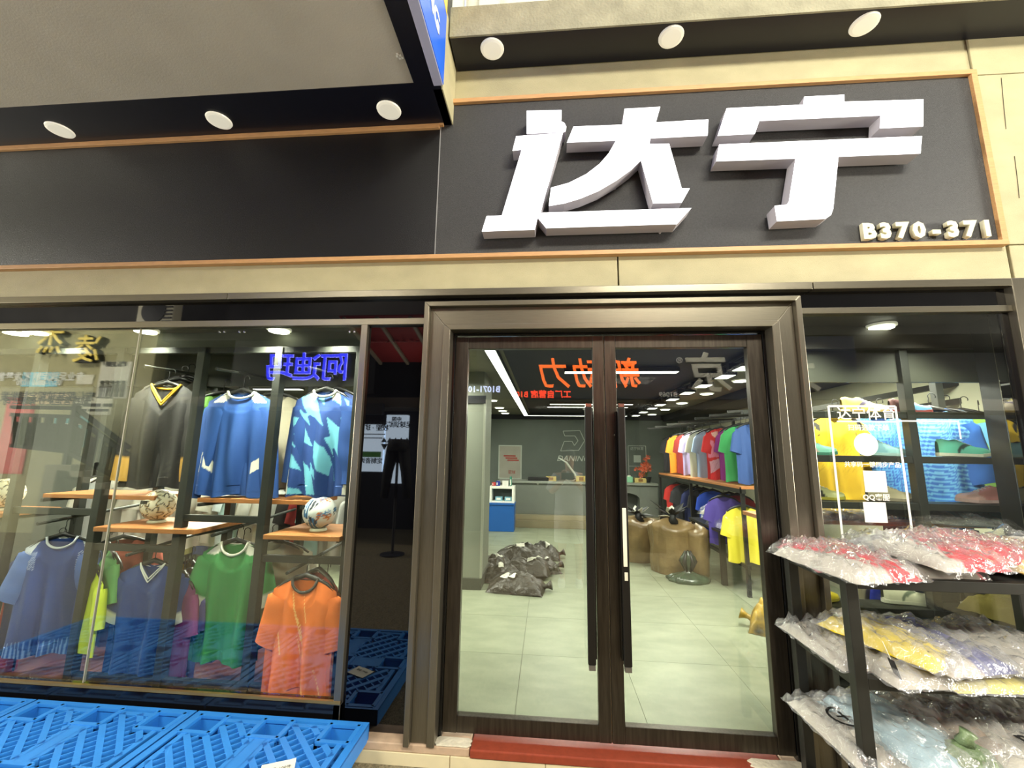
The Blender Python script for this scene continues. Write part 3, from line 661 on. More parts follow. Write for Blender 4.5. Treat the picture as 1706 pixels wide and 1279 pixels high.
# ================================================================== BLUE PALLETS in front of the left window
def pallet():
    t = thing('pallet', '-', 'pallet', (0, 0, 0), 'blue plastic pallets under the left window')
    W, H, Z = 1.03, 1.12, 0.19                      # local: x across, y from the window outward (negative)
    xs = [0.0, 0.20, 0.43, 0.60, 0.83, W]           # pockets occupy columns 0,2,4
    pw, pd = 0.17, 0.15
    px_ = [0.04, (W - pw) / 2, W - 0.04 - pw]
    py_ = [-0.03, -(H - pd) / 2, -H + 0.03 + pd]
    deck = MB(); th = 0.012
    def plate(x0, x1, y0, y1): deck.box(x0, x1, min(y0, y1), max(y0, y1), Z - th, Z)
    # the deck's solid strips, leaving out pockets and the four lattice fields
    xe = [0, px_[0], px_[0] + pw, px_[1], px_[1] + pw, px_[2], px_[2] + pw, W]
    ye = [0, py_[0], py_[0] - pd, py_[1], py_[1] - pd, py_[2], py_[2] - pd, -H]
    for i in range(7):
        for j in range(7):
            poc = i in (1, 3, 5) and j in (1, 3, 5)
            field = i in (2, 4) and j in (2, 4)
            side_ = (i in (2, 4) and j == 3) or (i == 3 and j in (2, 4)) or (i in (2, 4) and j in (1, 5)) or (i in (1, 5) and j in (2, 4))
            if poc or field: continue
            if side_:
                # half strips beside the lattice
                x0, x1, y0, y1 = xe[i], xe[i + 1], ye[j], ye[j + 1]
                if (i in (2, 4)) and j == 3: plate(x0, x1, y0 - 0.045, y1 + 0.045)
                elif i == 3: plate(x0 + 0.05, x1 - 0.05, y0, y1)
                continue
            plate(xe[i], xe[i + 1], ye[j], ye[j + 1])
    o = deck.build('deck', PALLET, t)
    # skirt
    B(0, W, -0.012, 0, 0.10, Z - 0.001).build('edge_skirt', PALLET, t); B(0, W, -H, -H + 0.012, 0.10, Z - 0.001).build('edge_skirt', PALLET, t)
    B(0, 0.012, -H, 0, 0.10, Z - 0.001).build('edge_skirt', PALLET, t); B(W - 0.012, W, -H, 0, 0.10, Z - 0.001).build('edge_skirt', PALLET, t)
    # nine hollow feet
    for x0 in px_:
        for y0 in py_:
            f = MB(); k = 0.022
            top = [(x0, y0, Z + 0.001), (x0 + pw, y0, Z + 0.001), (x0 + pw, y0 - pd, Z + 0.001), (x0, y0 - pd, Z + 0.001)]
            bot = [(x0 + k, y0 - k, 0.02), (x0 + pw - k, y0 - k, 0.02), (x0 + pw - k, y0 - pd + k, 0.02), (x0 + k, y0 - pd + k, 0.02)]
            f.add(top + bot, [(0, 4, 5, 1), (1, 5, 6, 2), (2, 6, 7, 3), (3, 7, 4, 0), (4, 7, 6, 5)])
            f.add([(x, y, 0.0) for x, y, _ in bot] + [(x, y, 0.02) for x, y, _ in bot], [(0, 3, 2, 1), (0, 1, 5, 4), (1, 2, 6, 5), (2, 3, 7, 6), (3, 0, 4, 7)])
            for (p, q) in (((x0, y0), (x0 + pw, y0)), ((x0, y0 - pd), (x0 + pw, y0 - pd)), ((x0, y0), (x0, y0 - pd)), ((x0 + pw, y0), (x0 + pw, y0 - pd))): f.bar((*p, Z - .006), (*q, Z - .006), .022, .014)
            f.build('foot', PALLET, t, solid=0.006)
    # lattice fields: strong ribs one way, thin lower ribs the other, oval rims beside them
    for fx in (0, 1):
        for fy in (0, 1):
            x0, x1 = (0.08, px_[1] + 0.04) if fx == 0 else (px_[1] + pw - 0.04, W - 0.08)
            y1, y0 = (-0.065, py_[1] - 0.03) if fy == 0 else (py_[1] - pd + 0.03, -H + 0.065)
            def runs(c, sl):                         # the stretches of y = sl x + c that lie on the field and clear of the pockets
                out, cur = [], None
                for xx in np.linspace(x0, x1, 90):
                    yy = sl * xx + c
                    ok = y0 <= yy <= y1 and not any(p0 - .02 < xx < p0 + pw + .02 and q0 - pd - .02 < yy < q0 + .02 for p0 in px_ for q0 in py_)
                    if ok: cur = [(xx, yy), (xx, yy)] if cur is None else [cur[0], (xx, yy)]
                    if (not ok or xx == x1) and cur:
                        if cur[1][0] - cur[0][0] > .02: out.append(cur)
                        cur = None
                return out
            lat = MB()
            for k in range(0, 30):
                for q in runs(-1.2 + 0.11 * k, -1.0): lat.bar((*q[0], Z - 0.014), (*q[1], Z - 0.014), 0.030, 0.028)
            lat.build('rib_lattice', PALLET, t)
            lat = MB()
            for k in range(0, 44):
                for q in runs(-2.2 + 0.068 * k, 0.95): lat.bar((*q[0], Z - 0.02), (*q[1], Z - 0.02), 0.008, 0.036)
            lat.build('thin_rib_lattice', PALLET, t)
            fr = MB()
            for (p, q) in (((x0, y0), (x1, y0)), ((x0, y1), (x1, y1)), ((x0, y0), (x0, y1)), ((x1, y0), (x1, y1))):
                P_ = [(p[0] + (q[0] - p[0]) * k / 40, p[1] + (q[1] - p[1]) * k / 40) for k in range(41)]; cur = None
                for xx, yy in P_ + [None] if False else P_:
                    ok = not any(p0 - .005 < xx < p0 + pw + .005 and q0 - pd - .005 < yy < q0 + .005 for p0 in px_ for q0 in py_)
                    if ok: cur = [cur[0] if cur else (xx, yy), (xx, yy)]
                    if (not ok or (xx, yy) == P_[-1]) and cur:
                        if cur[0] != cur[1]: fr.bar((*cur[0], Z - .008), (*cur[1], Z - .008), .03, .016)
                        cur = None
            fr.build('lattice_frame', PALLET, t)
            pl = MB()                                # the under-deck stiffeners seen through the openings
            for yy in (y0 + 0.1, (y0 + y1) / 2, y1 - 0.1): pl.bar((x0, yy, 0.09), (x1, yy, 0.09), 0.09, 0.012)
            for xx in (x0 + 0.1, x1 - 0.1): pl.bar((xx, y0, 0.085), (xx, y1, 0.085), 0.07, 0.012)
            pl.build('under_rib', PALLET, t)
    return t
KP = pallet(); KIDS_P = list(KP.children)
for i, (x, lab) in enumerate(((-2.032, 'blue plastic pallet nearest the door, its corner free of the wall'), (-3.075, 'blue plastic pallet in the middle of the row under the left window'),
                              (-4.118, 'blue plastic pallet at the left edge under the left window'))):
    o = KP
    if i:
        o = KP.copy(); COL.objects.link(o)
        for ch in KIDS_P:
            c = ch.copy(); COL.objects.link(c); c.parent = o
    o.location = (x, -0.055, GZ); o['label'] = lab
def lying_sheet(name, label, c, w, d, ang, tilt, m, z=None):
    t = thing(name, label, 'paper', c)
    mb = MB(); f = wob(5)
    P = np.zeros((5, 6, 3))
    for i in range(5):
        for j in range(6):
            a, b = (j / 5 - .5) * w, (i / 4 - .5) * d
            P[i, j] = (c[0] + a * math.cos(ang) - b * math.sin(ang), c[1] + a * math.sin(ang) + b * math.cos(ang), c[2] + 0.003 + 0.006 * abs(f(a * 9, b * 9)))
    mb.grid(P); mb.build('sheet', m, t, solid=0.001)
    return t
p = atz(472, 1271, 0.172)
ls = lying_sheet('paper_label', 'white paper slip lying on the blue pallet nearest the door', (p.x, p.y - 0.045, 0.173), 0.15, 0.10, R_(25), 0, PAPER)
text('writing', '蓝色 100件', 0.022, INK, ls, (p.x + 0.01, p.y - 0.05, 0.183), (0, 0, R_(25)), 0.0003)

# ================================================================== GARMENTS
def srgb(*c): return lin(np.array(c, dtype=float))
def full(shape, c): return np.broadcast_to(srgb(*c), (*shape, 3)).copy()
def inpoly(X, Z, poly):
    r = np.zeros(X.shape, bool); n = len(poly); j = n - 1
    for i in range(n):
        xi, zi = poly[i]; xj, zj = poly[j]
        c = ((zi > Z) != (zj > Z)) & (X < (xj - xi) * (Z - zi) / (zj - zi + 1e-12) + xi)
        r ^= c; j = i
    return r
def jersey_geo(w=0.25, h=0.70, n=0.085, dip=0.09, kind='round', slope=0.075, thick=0.035, fold=0.012, seed=0, nu=60, nv=70, waist=0.93, hem=1.0):
    u = np.linspace(-1, 1, nu + 1)[None, :]; t = np.linspace(0, 1, nv + 1)[:, None]
    ww = w * (0.90 + 0.10 * np.clip(t / 0.22, 0, 1)) * (1 - (1 - waist) * np.sin(np.clip((t - .15) / .85, 0, 1) * math.pi * .75)) * (1 + (hem - 1) * t)
    X = u * ww
    ax = np.abs(X[0:1, :])
    s = w * 0.9
    def top(d):
        o = -slope * np.clip(ax - n, 0, None) / (s - n)
        q = np.clip(ax / n, 0, 1)
        inn = -d * (1 - q) if kind == 'v' else -d * np.sqrt(1 - q ** 2)
        return np.where(ax < n, inn, o)
    f1 = wob(seed, 5, 1.0); r = np.random.default_rng(seed)
    ph = r.uniform(0, 6.28, 4)
    env = np.clip(t * 1.2, 0, 1) ** 0.8
    fo = fold * env * (np.sin(u * 7 + ph[0] + 1.2 * t) + 0.6 * np.sin(u * 13 + ph[1] - 2 * t) + 0.4 * np.sin(u * 3 + 5 * t + ph[2]))
    prof = np.sqrt(np.clip(1 - u ** 2, 0, 1)); rise = np.clip(0.18 + t * 5, 0, 1)
    tf, tbk = top(dip), top(dip * 0.22 if kind != 'v' else 0.02)
    ZF = tf + (-h - tf) * t; ZB = tbk + (-h - tbk) * t
    ZF = ZF + 0.012 * env * np.sin(u * 5 + ph[3]) * (t > .9)
    YF = -thick * prof * rise - fo * (0.3 + 0.7 * prof); YB = thick * 0.7 * prof * rise + 0.6 * fo
    XX = np.broadcast_to(X, ZF.shape)
    F = np.stack([XX, YF, ZF], -1); Bk = np.stack([XX, YB, ZB], -1)
    return F, Bk, t, u
def sleeve_geo(sx, w, slope, L, a0=0.115, a1=0.085, ang=20, seed=0, thick=0.032, nr=16, ns=14, bend=0.0):
    al = R_(ang); s = w * 0.90
    p = np.array([sx * (s - 0.055), 0.004, -slope - 0.045])
    rings = []; f = wob(seed + (5 if sx > 0 else 9), 5, 5.0)
    for i in range(ns + 1):
        q = i / ns; aa = al - R_(bend) * q
        d = np.array([sx * math.sin(aa), 0, -math.cos(aa)]); e = np.array([sx * math.cos(aa), 0, math.sin(aa)])
        if i: p = p + d * (L / ns)
        ra = a0 + (a1 - a0) * q; 
        if i == 0: ra *= 0.75
        ring = []
        for j in range(nr):
            th = 2 * math.pi * j / nr
            c, sn = math.cos(th), math.sin(th)
            k = 1 + 0.35 * float(f(q * 1.5, th * 0.35 if th < math.pi else (2 * math.pi - th) * 0.35))
            ring.append(p + e * (c * ra - 0.02) + np.array([0, sn * thick * k, 0]))
        rings.append(ring)
    return np.array(rings)
def neck_line(n, dip, kind, k=15):
    q = np.linspace(-1, 1, k)
    z = -dip * (1 - np.abs(q)) if kind == 'v' else -dip * np.sqrt(1 - q ** 2)
    return q * n, z
HANG = None
def hanger_mesh():
    mb = MB()
    pts = [(-0.19, 0, -0.065), (-0.14, 0, -0.028), (-0.07, 0, 0.0), (0, 0, 0.022), (0.07, 0, 0.0), (0.14, 0, -0.028), (0.19, 0, -0.065)]
    mb.tube(pts, [0.008, 0.012, 0.015, 0.017, 0.015, 0.012, 0.008], 8)
    hk = [(0, 0, 0.02), (0, 0, 0.07), (0.004, 0, 0.085)] + [(0.022 - 0.022 * math.cos(a), 0, 0.10 + 0.024 * math.sin(a)) for a in np.linspace(0.2, 3.6, 9)]
    mb.tube(hk, 0.003, 6)
    return mb.mesh('clothes_hanger', BLACKP, True)
HANGM = hanger_mesh()
def hanger(loc, rz, label, group=None, scale=1.0):
    o = bpy.data.objects.new('clothes_hanger', HANGM); COL.objects.link(o)
    o.location = loc; o.rotation_euler = (0, 0, rz); o.scale = (scale,) * 3
    return tag(o, label, 'hanger', group)
WHITE_ = (228, 228, 214)
def jersey(label, loc, rz=0.0, w=0.25, h=0.70, n=0.085, dip=0.09, kind='round', slope=0.075, sleeve=0.26, ang=20, a0=0.115, a1=0.085,
           body=(60, 100, 180), sleeves=None, collar=WHITE_, paint=None, cuff=None, spaint=None, seed=0, fold=0.026, bend=0.0, hang=None, group=None, collar_w=0.008, double=False):
    t = thing('jersey', label, 'jersey', (0, 0, 0), group)
    F, Bk, tt, uu = jersey_geo(w, h, n, dip, kind, slope, seed=seed, nu=84, nv=100, fold=fold)
    cf = full(F.shape[:2], body)
    if paint: paint(F[..., 0], F[..., 2], cf)
    mb = MB(); mb.grid(F, cf, flip=True); mb.grid(Bk, full(Bk.shape[:2], [c * 0.92 for c in body]))
    mb.build('body', PRINT, t, True)
    for sx in (-1, 1):
        S = sleeve_geo(sx, w, slope, sleeve, a0, a1, ang, seed, bend=bend, ns=14 if sleeve < .4 else 26)
        cs = full(S.shape[:2], sleeves or body)
        if cuff is not None: cs[-3:, :] = srgb(*cuff)
        if spaint: spaint(S, cs, sx)
        MB().grid(S, cs, close_u=True, flip=(sx > 0)).build('sleeve', PRINT, t, True)
    x, z = neck_line(n, dip, kind)
    for k in range(2 if double else 1):
        sc_ = 1 + 0.16 * k if double else 1
        pts = [(a * (1 + 0.03), -0.010 - 0.022 * (1 - abs(a / n)) ** .5, (b - 0.022 * k * (1 - abs(a / n)) ** .2)) for a, b in zip(x, z)]
        MB().tube(pts, collar_w * (0.55 if double else 1), 6).build('collar', mat('collar_%d_%d_%d' % tuple(collar), collar, 0.75), t, True)
    xb, zb = neck_line(n, dip * 0.22, 'round')
    MB().tube([(a, 0.012, b - .004) for a, b in zip(xb, zb)], collar_w * .8, 6).build('back_collar', mat('collar_%d_%d_%d' % tuple(collar), collar, 0.75), t, True)
    t.location = loc; t.rotation_euler = (0, 0, rz)
    if hang: hanger((loc[0], loc[1] + 0.004, loc[2] - 0.006), rz, hang, 'hangers of the window jerseys')
    return t
ORD = ['first', 'second', 'third', 'fourth', 'fifth', 'sixth', 'seventh', 'eighth', 'ninth', 'tenth', 'eleventh', 'twelfth', 'thirteenth', 'fourteenth', 'fifteenth', 'sixteenth']
def plain_garment(label, loc, rz, col, w=0.24, h=0.66, seed=0, name='jersey', cat='jersey', group=None, sleeve=0.24, paint=None, scol=None, ang=17, hang='', kind='round', tilt=0.0):
    """A garment in a dense row: one mesh with its short sleeves."""
    F, Bk, t_, u_ = jersey_geo(w, h, 0.08, 0.07, kind, 0.075, seed=seed, nu=26 if not paint else 60, nv=26 if not paint else 70, fold=0.016)
    c = full(F.shape[:2], col)
    if paint: paint(F[..., 0], F[..., 2], c)
    mb = MB(); mb.grid(F, c, flip=True); mb.grid(Bk, full(Bk.shape[:2], [k * 0.9 for k in col]))
    if sleeve:
        for sx in (-1, 1):
            S = sleeve_geo(sx, w, 0.075, sleeve, 0.11, 0.085, ang, seed, nr=10, ns=6 if sleeve < .4 else 12)
            mb.grid(S, full(S.shape[:2], scol or col), close_u=True, flip=(sx > 0))
    o = mb.build(name, PRINT, None, True)
    o.location = loc; o.rotation_euler = (0, 0, rz)
    tag(o, label, cat, group)
    if hang: hanger((loc[0], loc[1], loc[2] - 0.012), rz, hang, 'black hangers in the rows of clothes')
    return o

# ---- painters for the prints
def P_blue_white(X, Z, c):
    for sx in (-1, 1):
        c[inpoly(X * sx, Z, [(0.085, 0.02), (0.12, -0.01), (0.21, -0.085), (0.12, -0.085), (0.075, -0.04)])] = srgb(*WHITE_)
        c[inpoly(X * sx, Z, [(0.27, -0.34), (0.225, -0.46), (0.24, -0.62), (0.27, -0.62)])] = srgb(*WHITE_)
        c[inpoly(X * sx, Z, [(0.215, -0.475), (0.155, -0.52), (0.155, -0.60), (0.215, -0.555)])] = srgb(*WHITE_)
    c[np.abs(Z + 0.725) < 0.003] *= 0.8
def P_green(X, Z, c):
    for sx in (-1, 1):
        c[inpoly(X * sx, Z, [(0.085, 0.02), (0.11, -0.005), (0.20, -0.085), (0.13, -0.085), (0.08, -0.06)])] = srgb(*WHITE_)
        c[inpoly(X * sx, Z, [(0.225, -0.52), (0.17, -0.56), (0.165, -0.62), (0.222, -0.575)])] = srgb(*WHITE_)
    c[np.abs(Z + 0.735) < 0.003] *= 1.25
ZIG = [[(845,598),(905,610),(950,650),(1000,815),(915,745),(895,760),(900,735),(872,690)], [(850,712),(888,745),(895,735),(912,815),(880,775),(875,790)],
       [(790,750),(850,770),(890,850),(925,945),(850,905),(790,830)], [(772,870),(800,882),(800,900),(832,955),(790,925),(772,935)],
       [(1020,765),(1090,830),(1085,1030),(1050,950),(1035,955),(1040,1010),(1005,890),(1030,880)], [(935,905),(1000,945),(1020,1010),(1042,1152),(965,1085),(955,1060),(930,1010)],
       [(915,1035),(935,1085),(948,1080),(950,1140),(915,1100)], [(765,960),(815,1000),(850,1090),(785,1065)], [(775,1185),(830,1200),(865,1240),(780,1240)], [(1030,630),(1090,620),(1098,690)],
       [(955,640),(995,642),(1002,688)], [(790,625),(815,608),(828,640)], [(1112,640),(1140,660),(1140,720)], [(865,1035),(900,1060),(925,1120),(948,1240),(895,1240),(880,1120)], [(1095,760),(1125,800),(1115,880)]]
def P_zig(X, Z, c):
    LB = srgb(112, 190, 214)
    for poly in ZIG:
        c[inpoly(X, Z, [((x - (1000 - 66 * (y - 590) / 650)) * .00129, -(y - 590) * .00116) for x, y in poly])] = LB
    for sx in (-1, 1):
        c[inpoly(X * sx, Z, [(0.215, -0.45), (0.19, -0.80), (0.28, -0.80), (0.28, -0.45)])] = srgb(*WHITE_)
        c[inpoly(X * sx, Z, [(.075, .02), (.10, .0), (.115, -.03), (.07, -.075), (.055, -.05)])] = srgb(*WHITE_)
    c[Z < -0.742] = srgb(30, 60, 120)
def P_orange(X, Z, c):
    r = np.random.default_rng(4)
    g = np.clip((-Z - 0.35) / 0.5, 0, 1)[..., None] * (0.5 + 0.5 * np.sin(X * 22 + 3 * Z))[..., None] * 0.55
    c[:] = c * (1 - g) + srgb(214, 92, 70) * g
    for k in range(13):
        x0, z0, L = r.uniform(-.23, .2), r.uniform(-.62, -.05), r.uniform(.10, .20)
        d = 0.28
        s_ = (z0 - Z); on = (s_ > 0) & (s_ < L) & (np.abs(X - (x0 + d * s_)) < 0.0035 * np.clip(s_ / L + .25, 0, 1))
        c[on] = srgb(255, 196, 120)
def P_vneck(X, Z, c):
    for sx in (-1, 1):
        c[inpoly(X * sx, Z, [(0.27, -0.30), (0.235, -0.34), (0.215, -0.44), (0.235, -0.52), (0.27, -0.52)])] = srgb(*WHITE_)
        c[inpoly(X * sx, Z, [(0.20, -0.80), (0.225, -0.68), (0.24, -0.72), (0.27, -0.80)])] = srgb(*WHITE_)
def P_blue_dots(X, Z, c):
    m_ = (np.abs(X) > 0.16 - 0.5 * np.clip(Z + .1, 0, 1)) & (Z > -0.12); c[m_] = srgb(206, 212, 222)
    m2 = (Z < -0.10) & (Z > -0.22) & (np.abs(X) > 0.12) & (np.sin(X * 420) * np.sin(Z * 420) > 0.1); c[m2] = srgb(150, 164, 200)
    m3 = (Z < -0.68) & (np.sin(X * 300) > 0.2); c[m3] = srgb(120, 146, 200)
def P_black_gold(X, Z, c):
    f = wob(3, 6, 40); c[f(X, Z) > 0.28] = srgb(58, 54, 50)
def S_gold(S, cs, sx):
    n = len(cs); cs[int(n * .72):] = srgb(206, 160, 76); cs[int(n * .45):int(n * .72), :6] = srgb(206, 160, 76)
def S_white_strip(S, cs, sx):
    cs[-4:, :] = srgb(*WHITE_)
def pj(px, py, Y): v = at(px, py, Y); return (v.x, v.y, v.z)

# ================================================================== LEFT WINDOW DISPLAY
pf = struct(B(XL, -1.2, 0.06, 1.2, FZ - 0.02, FZ + 0.012).build('floor_platform', FLOORW), 'red-brown wooden floor of the left window')
YP = 0.20
dr = thing('display_rack', 'dark steel display rack filling the left window', 'rack', (-3.0, YP, FZ + 0.012))
for x in (-4.55, -3.85, -3.17, -2.53, -1.93, -1.325):
    B(x - 0.028, x + 0.028, YP - 0.03, YP + 0.03, FZ + 0.013, 2.42).build('post', POST, dr, bev=0.003)
    B(x - 0.025, x + 0.025, 0.62, 0.68, FZ + 0.013, 2.2).build('rear_post', POST, dr, bev=0.003)
for (a, b, z) in ((-4.55, -3.85, 1.06), (-3.85, -3.17, 1.23), (-3.17, -2.53, 1.0), (-2.53, -1.93, 1.21), (-1.93, -1.325, 0.965), (-4.55, -1.325, 2.40)):
    B(a, b, YP - 0.018, YP + 0.018, z - 0.022, z + 0.022).build('cross_bar', POST, dr, bev=0.002)
for (a, b) in ((-2.53, -1.93), (-1.93, -1.325), (-3.17, -2.53)):
    B(a, b, YP - 0.02, YP + 0.02, FZ + 0.06, FZ + 0.11).build('foot_bar', POST, dr, bev=0.002)
rods = [(-2.85, 2.30), (-2.30, 2.28), (-1.64, 2.29), (-3.45, 1.21), (-2.76, 1.03), (-2.18, 1.17), (-1.62, 0.97)]
for x, z in rods:
    MB().tube([(x, 0.02 + (0.04 if z > 1 else 0.0), z - 0.045), (x, 1.15, z + 0.02)], 0.011, 8).build('hanging_rod', POST, dr)
# wooden shelf boards
BOARDS = [((-3.68, -2.80), 1.345, 'wooden shelf board left of the cream football, under the black jersey'), ((-3.10, -2.36), 1.145, 'wooden shelf board carrying the cream football'),
          ((-2.47, -1.62), 1.34, 'wooden shelf board under the plain blue long-sleeved jersey'), ((-1.87, -1.345), 1.13, 'wooden shelf board carrying the white and blue football'),
          ((-4.6, -3.95), 1.20, 'wooden shelf board at the far left end of the window')]
for (x0, x1), z, lab in BOARDS:
    t = thing('shelf_board', lab, 'shelf', ((x0 + x1) / 2, 0.3, z - 0.03), 'wooden boards in the left window')
    B(x0, x1, 0.24 if z > 1.3 else 0.12, 0.60, z - 0.03, z).build('plank', PLANK, t, bev=0.003)
    for x in (x0 + 0.05, x1 - 0.05):
        MB().bar((x, 0.60, z - 0.05), (x, 0.2, z - 0.042), 0.02, 0.022).build('bracket', POST, t)
# hero jerseys
jersey('black long-sleeved jersey with a yellow striped V collar and gold cuffs', pj(279, 640, 0.28), 0.12, w=0.25, h=0.76, n=0.105, dip=0.14, kind='v', sleeve=0.60, ang=14, bend=10,
       body=(46, 44, 42), sleeves=(50, 48, 45), collar=(226, 176, 40), double=True, paint=P_black_gold, spaint=S_gold, seed=1, hang='black hanger holding the black and gold jersey', collar_w=0.013)
jersey('plain blue long-sleeved jersey with white shoulder points and white side tips', pj(404, 652, 0.30), 0.03, w=0.275, h=0.755, n=0.10, dip=0.055, sleeve=0.66, ang=12, bend=3, a0=0.105, a1=0.065,
       body=(38, 80, 150), paint=P_blue_white, seed=2, hang='black hanger holding the plain blue long-sleeved jersey', collar_w=0.009)
jersey('blue jersey with light blue lightning bolt print', pj(543, 650, 0.30), -0.02, w=0.245, h=0.755, n=0.085, dip=0.05, sleeve=0.55, ang=9, bend=3, a0=0.10, a1=0.06,
       body=(30, 66, 132), sleeves=(36, 76, 146), paint=P_zig, seed=3, hang='black hanger holding the lightning print jersey', collar_w=0.009)
jersey('blue jersey with pale dotted shoulders at the far left of the window', pj(106, 893, 0.26), 0.30, w=0.235, h=0.78, n=0.09, dip=0.075, sleeve=0.32, ang=22,
       body=(40, 68, 136), paint=P_blue_dots, sleeves=(84, 112, 176), collar=(206, 212, 222), seed=4, hang='black hanger holding the blue jersey with dotted shoulders', collar_w=0.008)
jersey('dark blue jersey with a white double striped V collar', pj(257, 937, 0.26), 0.06, w=0.255, h=0.77, n=0.085, dip=0.10, kind='v', sleeve=0.27, ang=24,
       body=(32, 64, 132), paint=P_vneck, spaint=S_white_strip, double=True, collar=(232, 232, 226), seed=5, hang='black hanger holding the dark blue V collar jersey', collar_w=0.009)
jersey('green jersey with white collar points and white tips at the hem', pj(393, 902, 0.30), 0.02, w=0.255, h=0.77, n=0.095, dip=0.085, sleeve=0.31, ang=22,
       body=(54, 138, 74), paint=P_green, spaint=S_white_strip, seed=6, hang='black hanger holding the green jersey', collar_w=0.009)
jersey('orange jersey with fine pale streaks, close to the glass', pj(510, 962, 0.10), -0.03, w=0.235, h=0.70, n=0.085, dip=0.08, sleeve=0.30, ang=17,
       body=(240, 120, 46), paint=P_orange, collar=(52, 50, 46), seed=7, hang='black hanger holding the orange jersey', collar_w=0.009)
# garments behind the heroes, each showing at the edges
side = [
    ('grey and black jersey behind the black and gold one', (300, 632, 0.42), 0.5, (74, 72, 66), 0.7), ('dark jersey hanging second behind the black and gold one', (312, 628, 0.56), 0.6, (58, 60, 58), 0.7),
    ('green jersey peeping out left of the plain blue long-sleeved one', (372, 655, 0.44), 0.4, (110, 170, 70), 0.7), ('grey jersey just right of the plain blue one, behind the post', (462, 655, 0.50), 0.35, (158, 152, 132), 0.74),
    ('beige long jersey behind the lightning print one', (472, 660, 0.62), 0.3, (176, 166, 140), 0.74), ('navy jersey behind the lightning print one on the right', (562, 648, 0.42), -0.2, (40, 60, 110), 0.7),
    ('white and green sleeved jersey hanging edge-on left of the V collar jersey', (180, 908, 0.34), -0.48, (96, 156, 92), 0.42), ('neon yellow jersey hanging edge-on under a green sleeve', (160, 946, 0.28), -0.5, (206, 224, 48), 0.52),
    ('maroon jersey beside the neon yellow one', (190, 925, 0.44), -0.45, (134, 46, 44), 0.60), ('orange-red jersey above the maroon one', (205, 895, 0.55), 0.7, (168, 84, 66), 0.45),
    ('lavender jersey edge-on between the V collar and green jerseys', (318, 950, 0.40), -0.47, (96, 92, 160), 0.66), ('yellow jersey edge-on left of the green one', (318, 935, 0.52), -0.46, (204, 164, 44), 0.74),
    ('purple jersey edge-on behind the dark blue V collar one', (306, 955, 0.34), -0.49, (110, 40, 92), 0.66), ('red jersey low in the far left of the window', (35, 960, 0.45), -0.45, (150, 40, 44), 0.66),
    ('grey and white jersey right of the green one', (452, 900, 0.42), 0.5, (186, 182, 166), 0.68), ('white jersey with maroon shoulders beside the orange one', (470, 905, 0.56), 0.45, (206, 200, 186), 0.70),
    ('maroon jersey behind the orange one', (532, 950, 0.26), -0.5, (138, 52, 44), 0.62), ('plum jersey behind the orange one, nearest the post', (545, 962, 0.40), -0.7, (84, 34, 74), 0.66),
    ('dark green jersey low behind the green one', (405, 905, 0.48), 0.3, (36, 76, 62), 0.72), ('navy jersey behind the blue one with dotted shoulders', (95, 905, 0.42), 0.5, (34, 48, 96), 0.74)]
for i, (lab, (px, py, Y), rz, col, h) in enumerate(side):
    plain_garment(lab, pj(px, py, Y), rz, col, w=0.24, h=h, seed=40 + i, sleeve=0.25, hang='hanger: ' + lab)
# footballs
def football(label, c, r, style, seed):
    n = 46; th = np.linspace(0, math.pi, n + 1)[:, None]; ph = np.linspace(0, 2 * math.pi, 2 * n, endpoint=False)[None, :]
    D3 = np.stack([np.sin(th) * np.cos(ph), np.sin(th) * np.sin(ph), np.cos(th) * np.ones_like(ph)], -1)
    rr = np.random.default_rng(seed); g = (1 + 5 ** .5) / 2
    V = np.array([p for a in (-1, 1) for b in (-g, g) for p in ((0, a, b), (a, b, 0), (b, 0, a))], float); V /= np.linalg.norm(V, axis=1)[:, None]
    Q, _ = np.linalg.qr(rr.normal(size=(3, 3))); V = V @ Q
    dots = D3 @ V.T; k = dots.argmax(-1); d1 = np.take_along_axis(dots, k[..., None], -1)[..., 0]
    so_ = np.sort(dots, -1); seam = so_[..., -1] - so_[..., -2]
    col = full(D3.shape[:2], (226, 220, 196) if style == 'star' else (224, 228, 226))
    N = V[k]; ref = np.cross(N, np.array([0.3, 0.5, 0.81])); ref /= np.linalg.norm(ref, axis=-1, keepdims=True)
    b2 = np.cross(N, ref); a = np.arctan2((D3 * b2).sum(-1), (D3 * ref).sum(-1)); ang = np.arccos(np.clip(d1, -1, 1))
    if style == 'star':
        st_ = 0.20 + 0.34 * np.abs(((a / (2 * math.pi) * 5) % 1) - 0.5) * 2
        e = ang - st_; col[np.abs(e) < 0.045] = srgb(44, 36, 30); col[(e > 0.045) & (e < 0.075)] = srgb(170, 140, 70)
    else:
        for j in range(12):
            u1 = (D3 * np.cross(V[j], [0.2, 0.9, 0.3])).sum(-1); u2 = (D3 * np.cross(np.cross(V[j], [0.2, 0.9, 0.3]), V[j])).sum(-1)
            on = (dots[..., j] > .8) & (np.abs(u1 + 0.12 * np.sin(9 * u2)) < 0.15) & (np.abs(u2) < 0.36) & (np.sin(u1 * 46 + 5 * u2) > -0.6)
            col[on] = srgb(30, 40, 50) if j % 3 else srgb(206, 120, 60)
            on2 = (dots[..., j] > .8) & (np.abs(u1 - 0.12) < 0.10) & (np.abs(u2 - .05) < 0.34) & (np.sin(u1 * 60) > -0.3); col[on2] = srgb(46, 120, 176)
    rad = r * (1 - 0.012 * np.exp(-(seam / 0.02) ** 2))
    mb = MB().grid(D3 * rad[..., None] + np.array(c), col, close_u=True, flip=True)
    return tag(mb.build('football', PRINTS, None, True), label, 'ball')
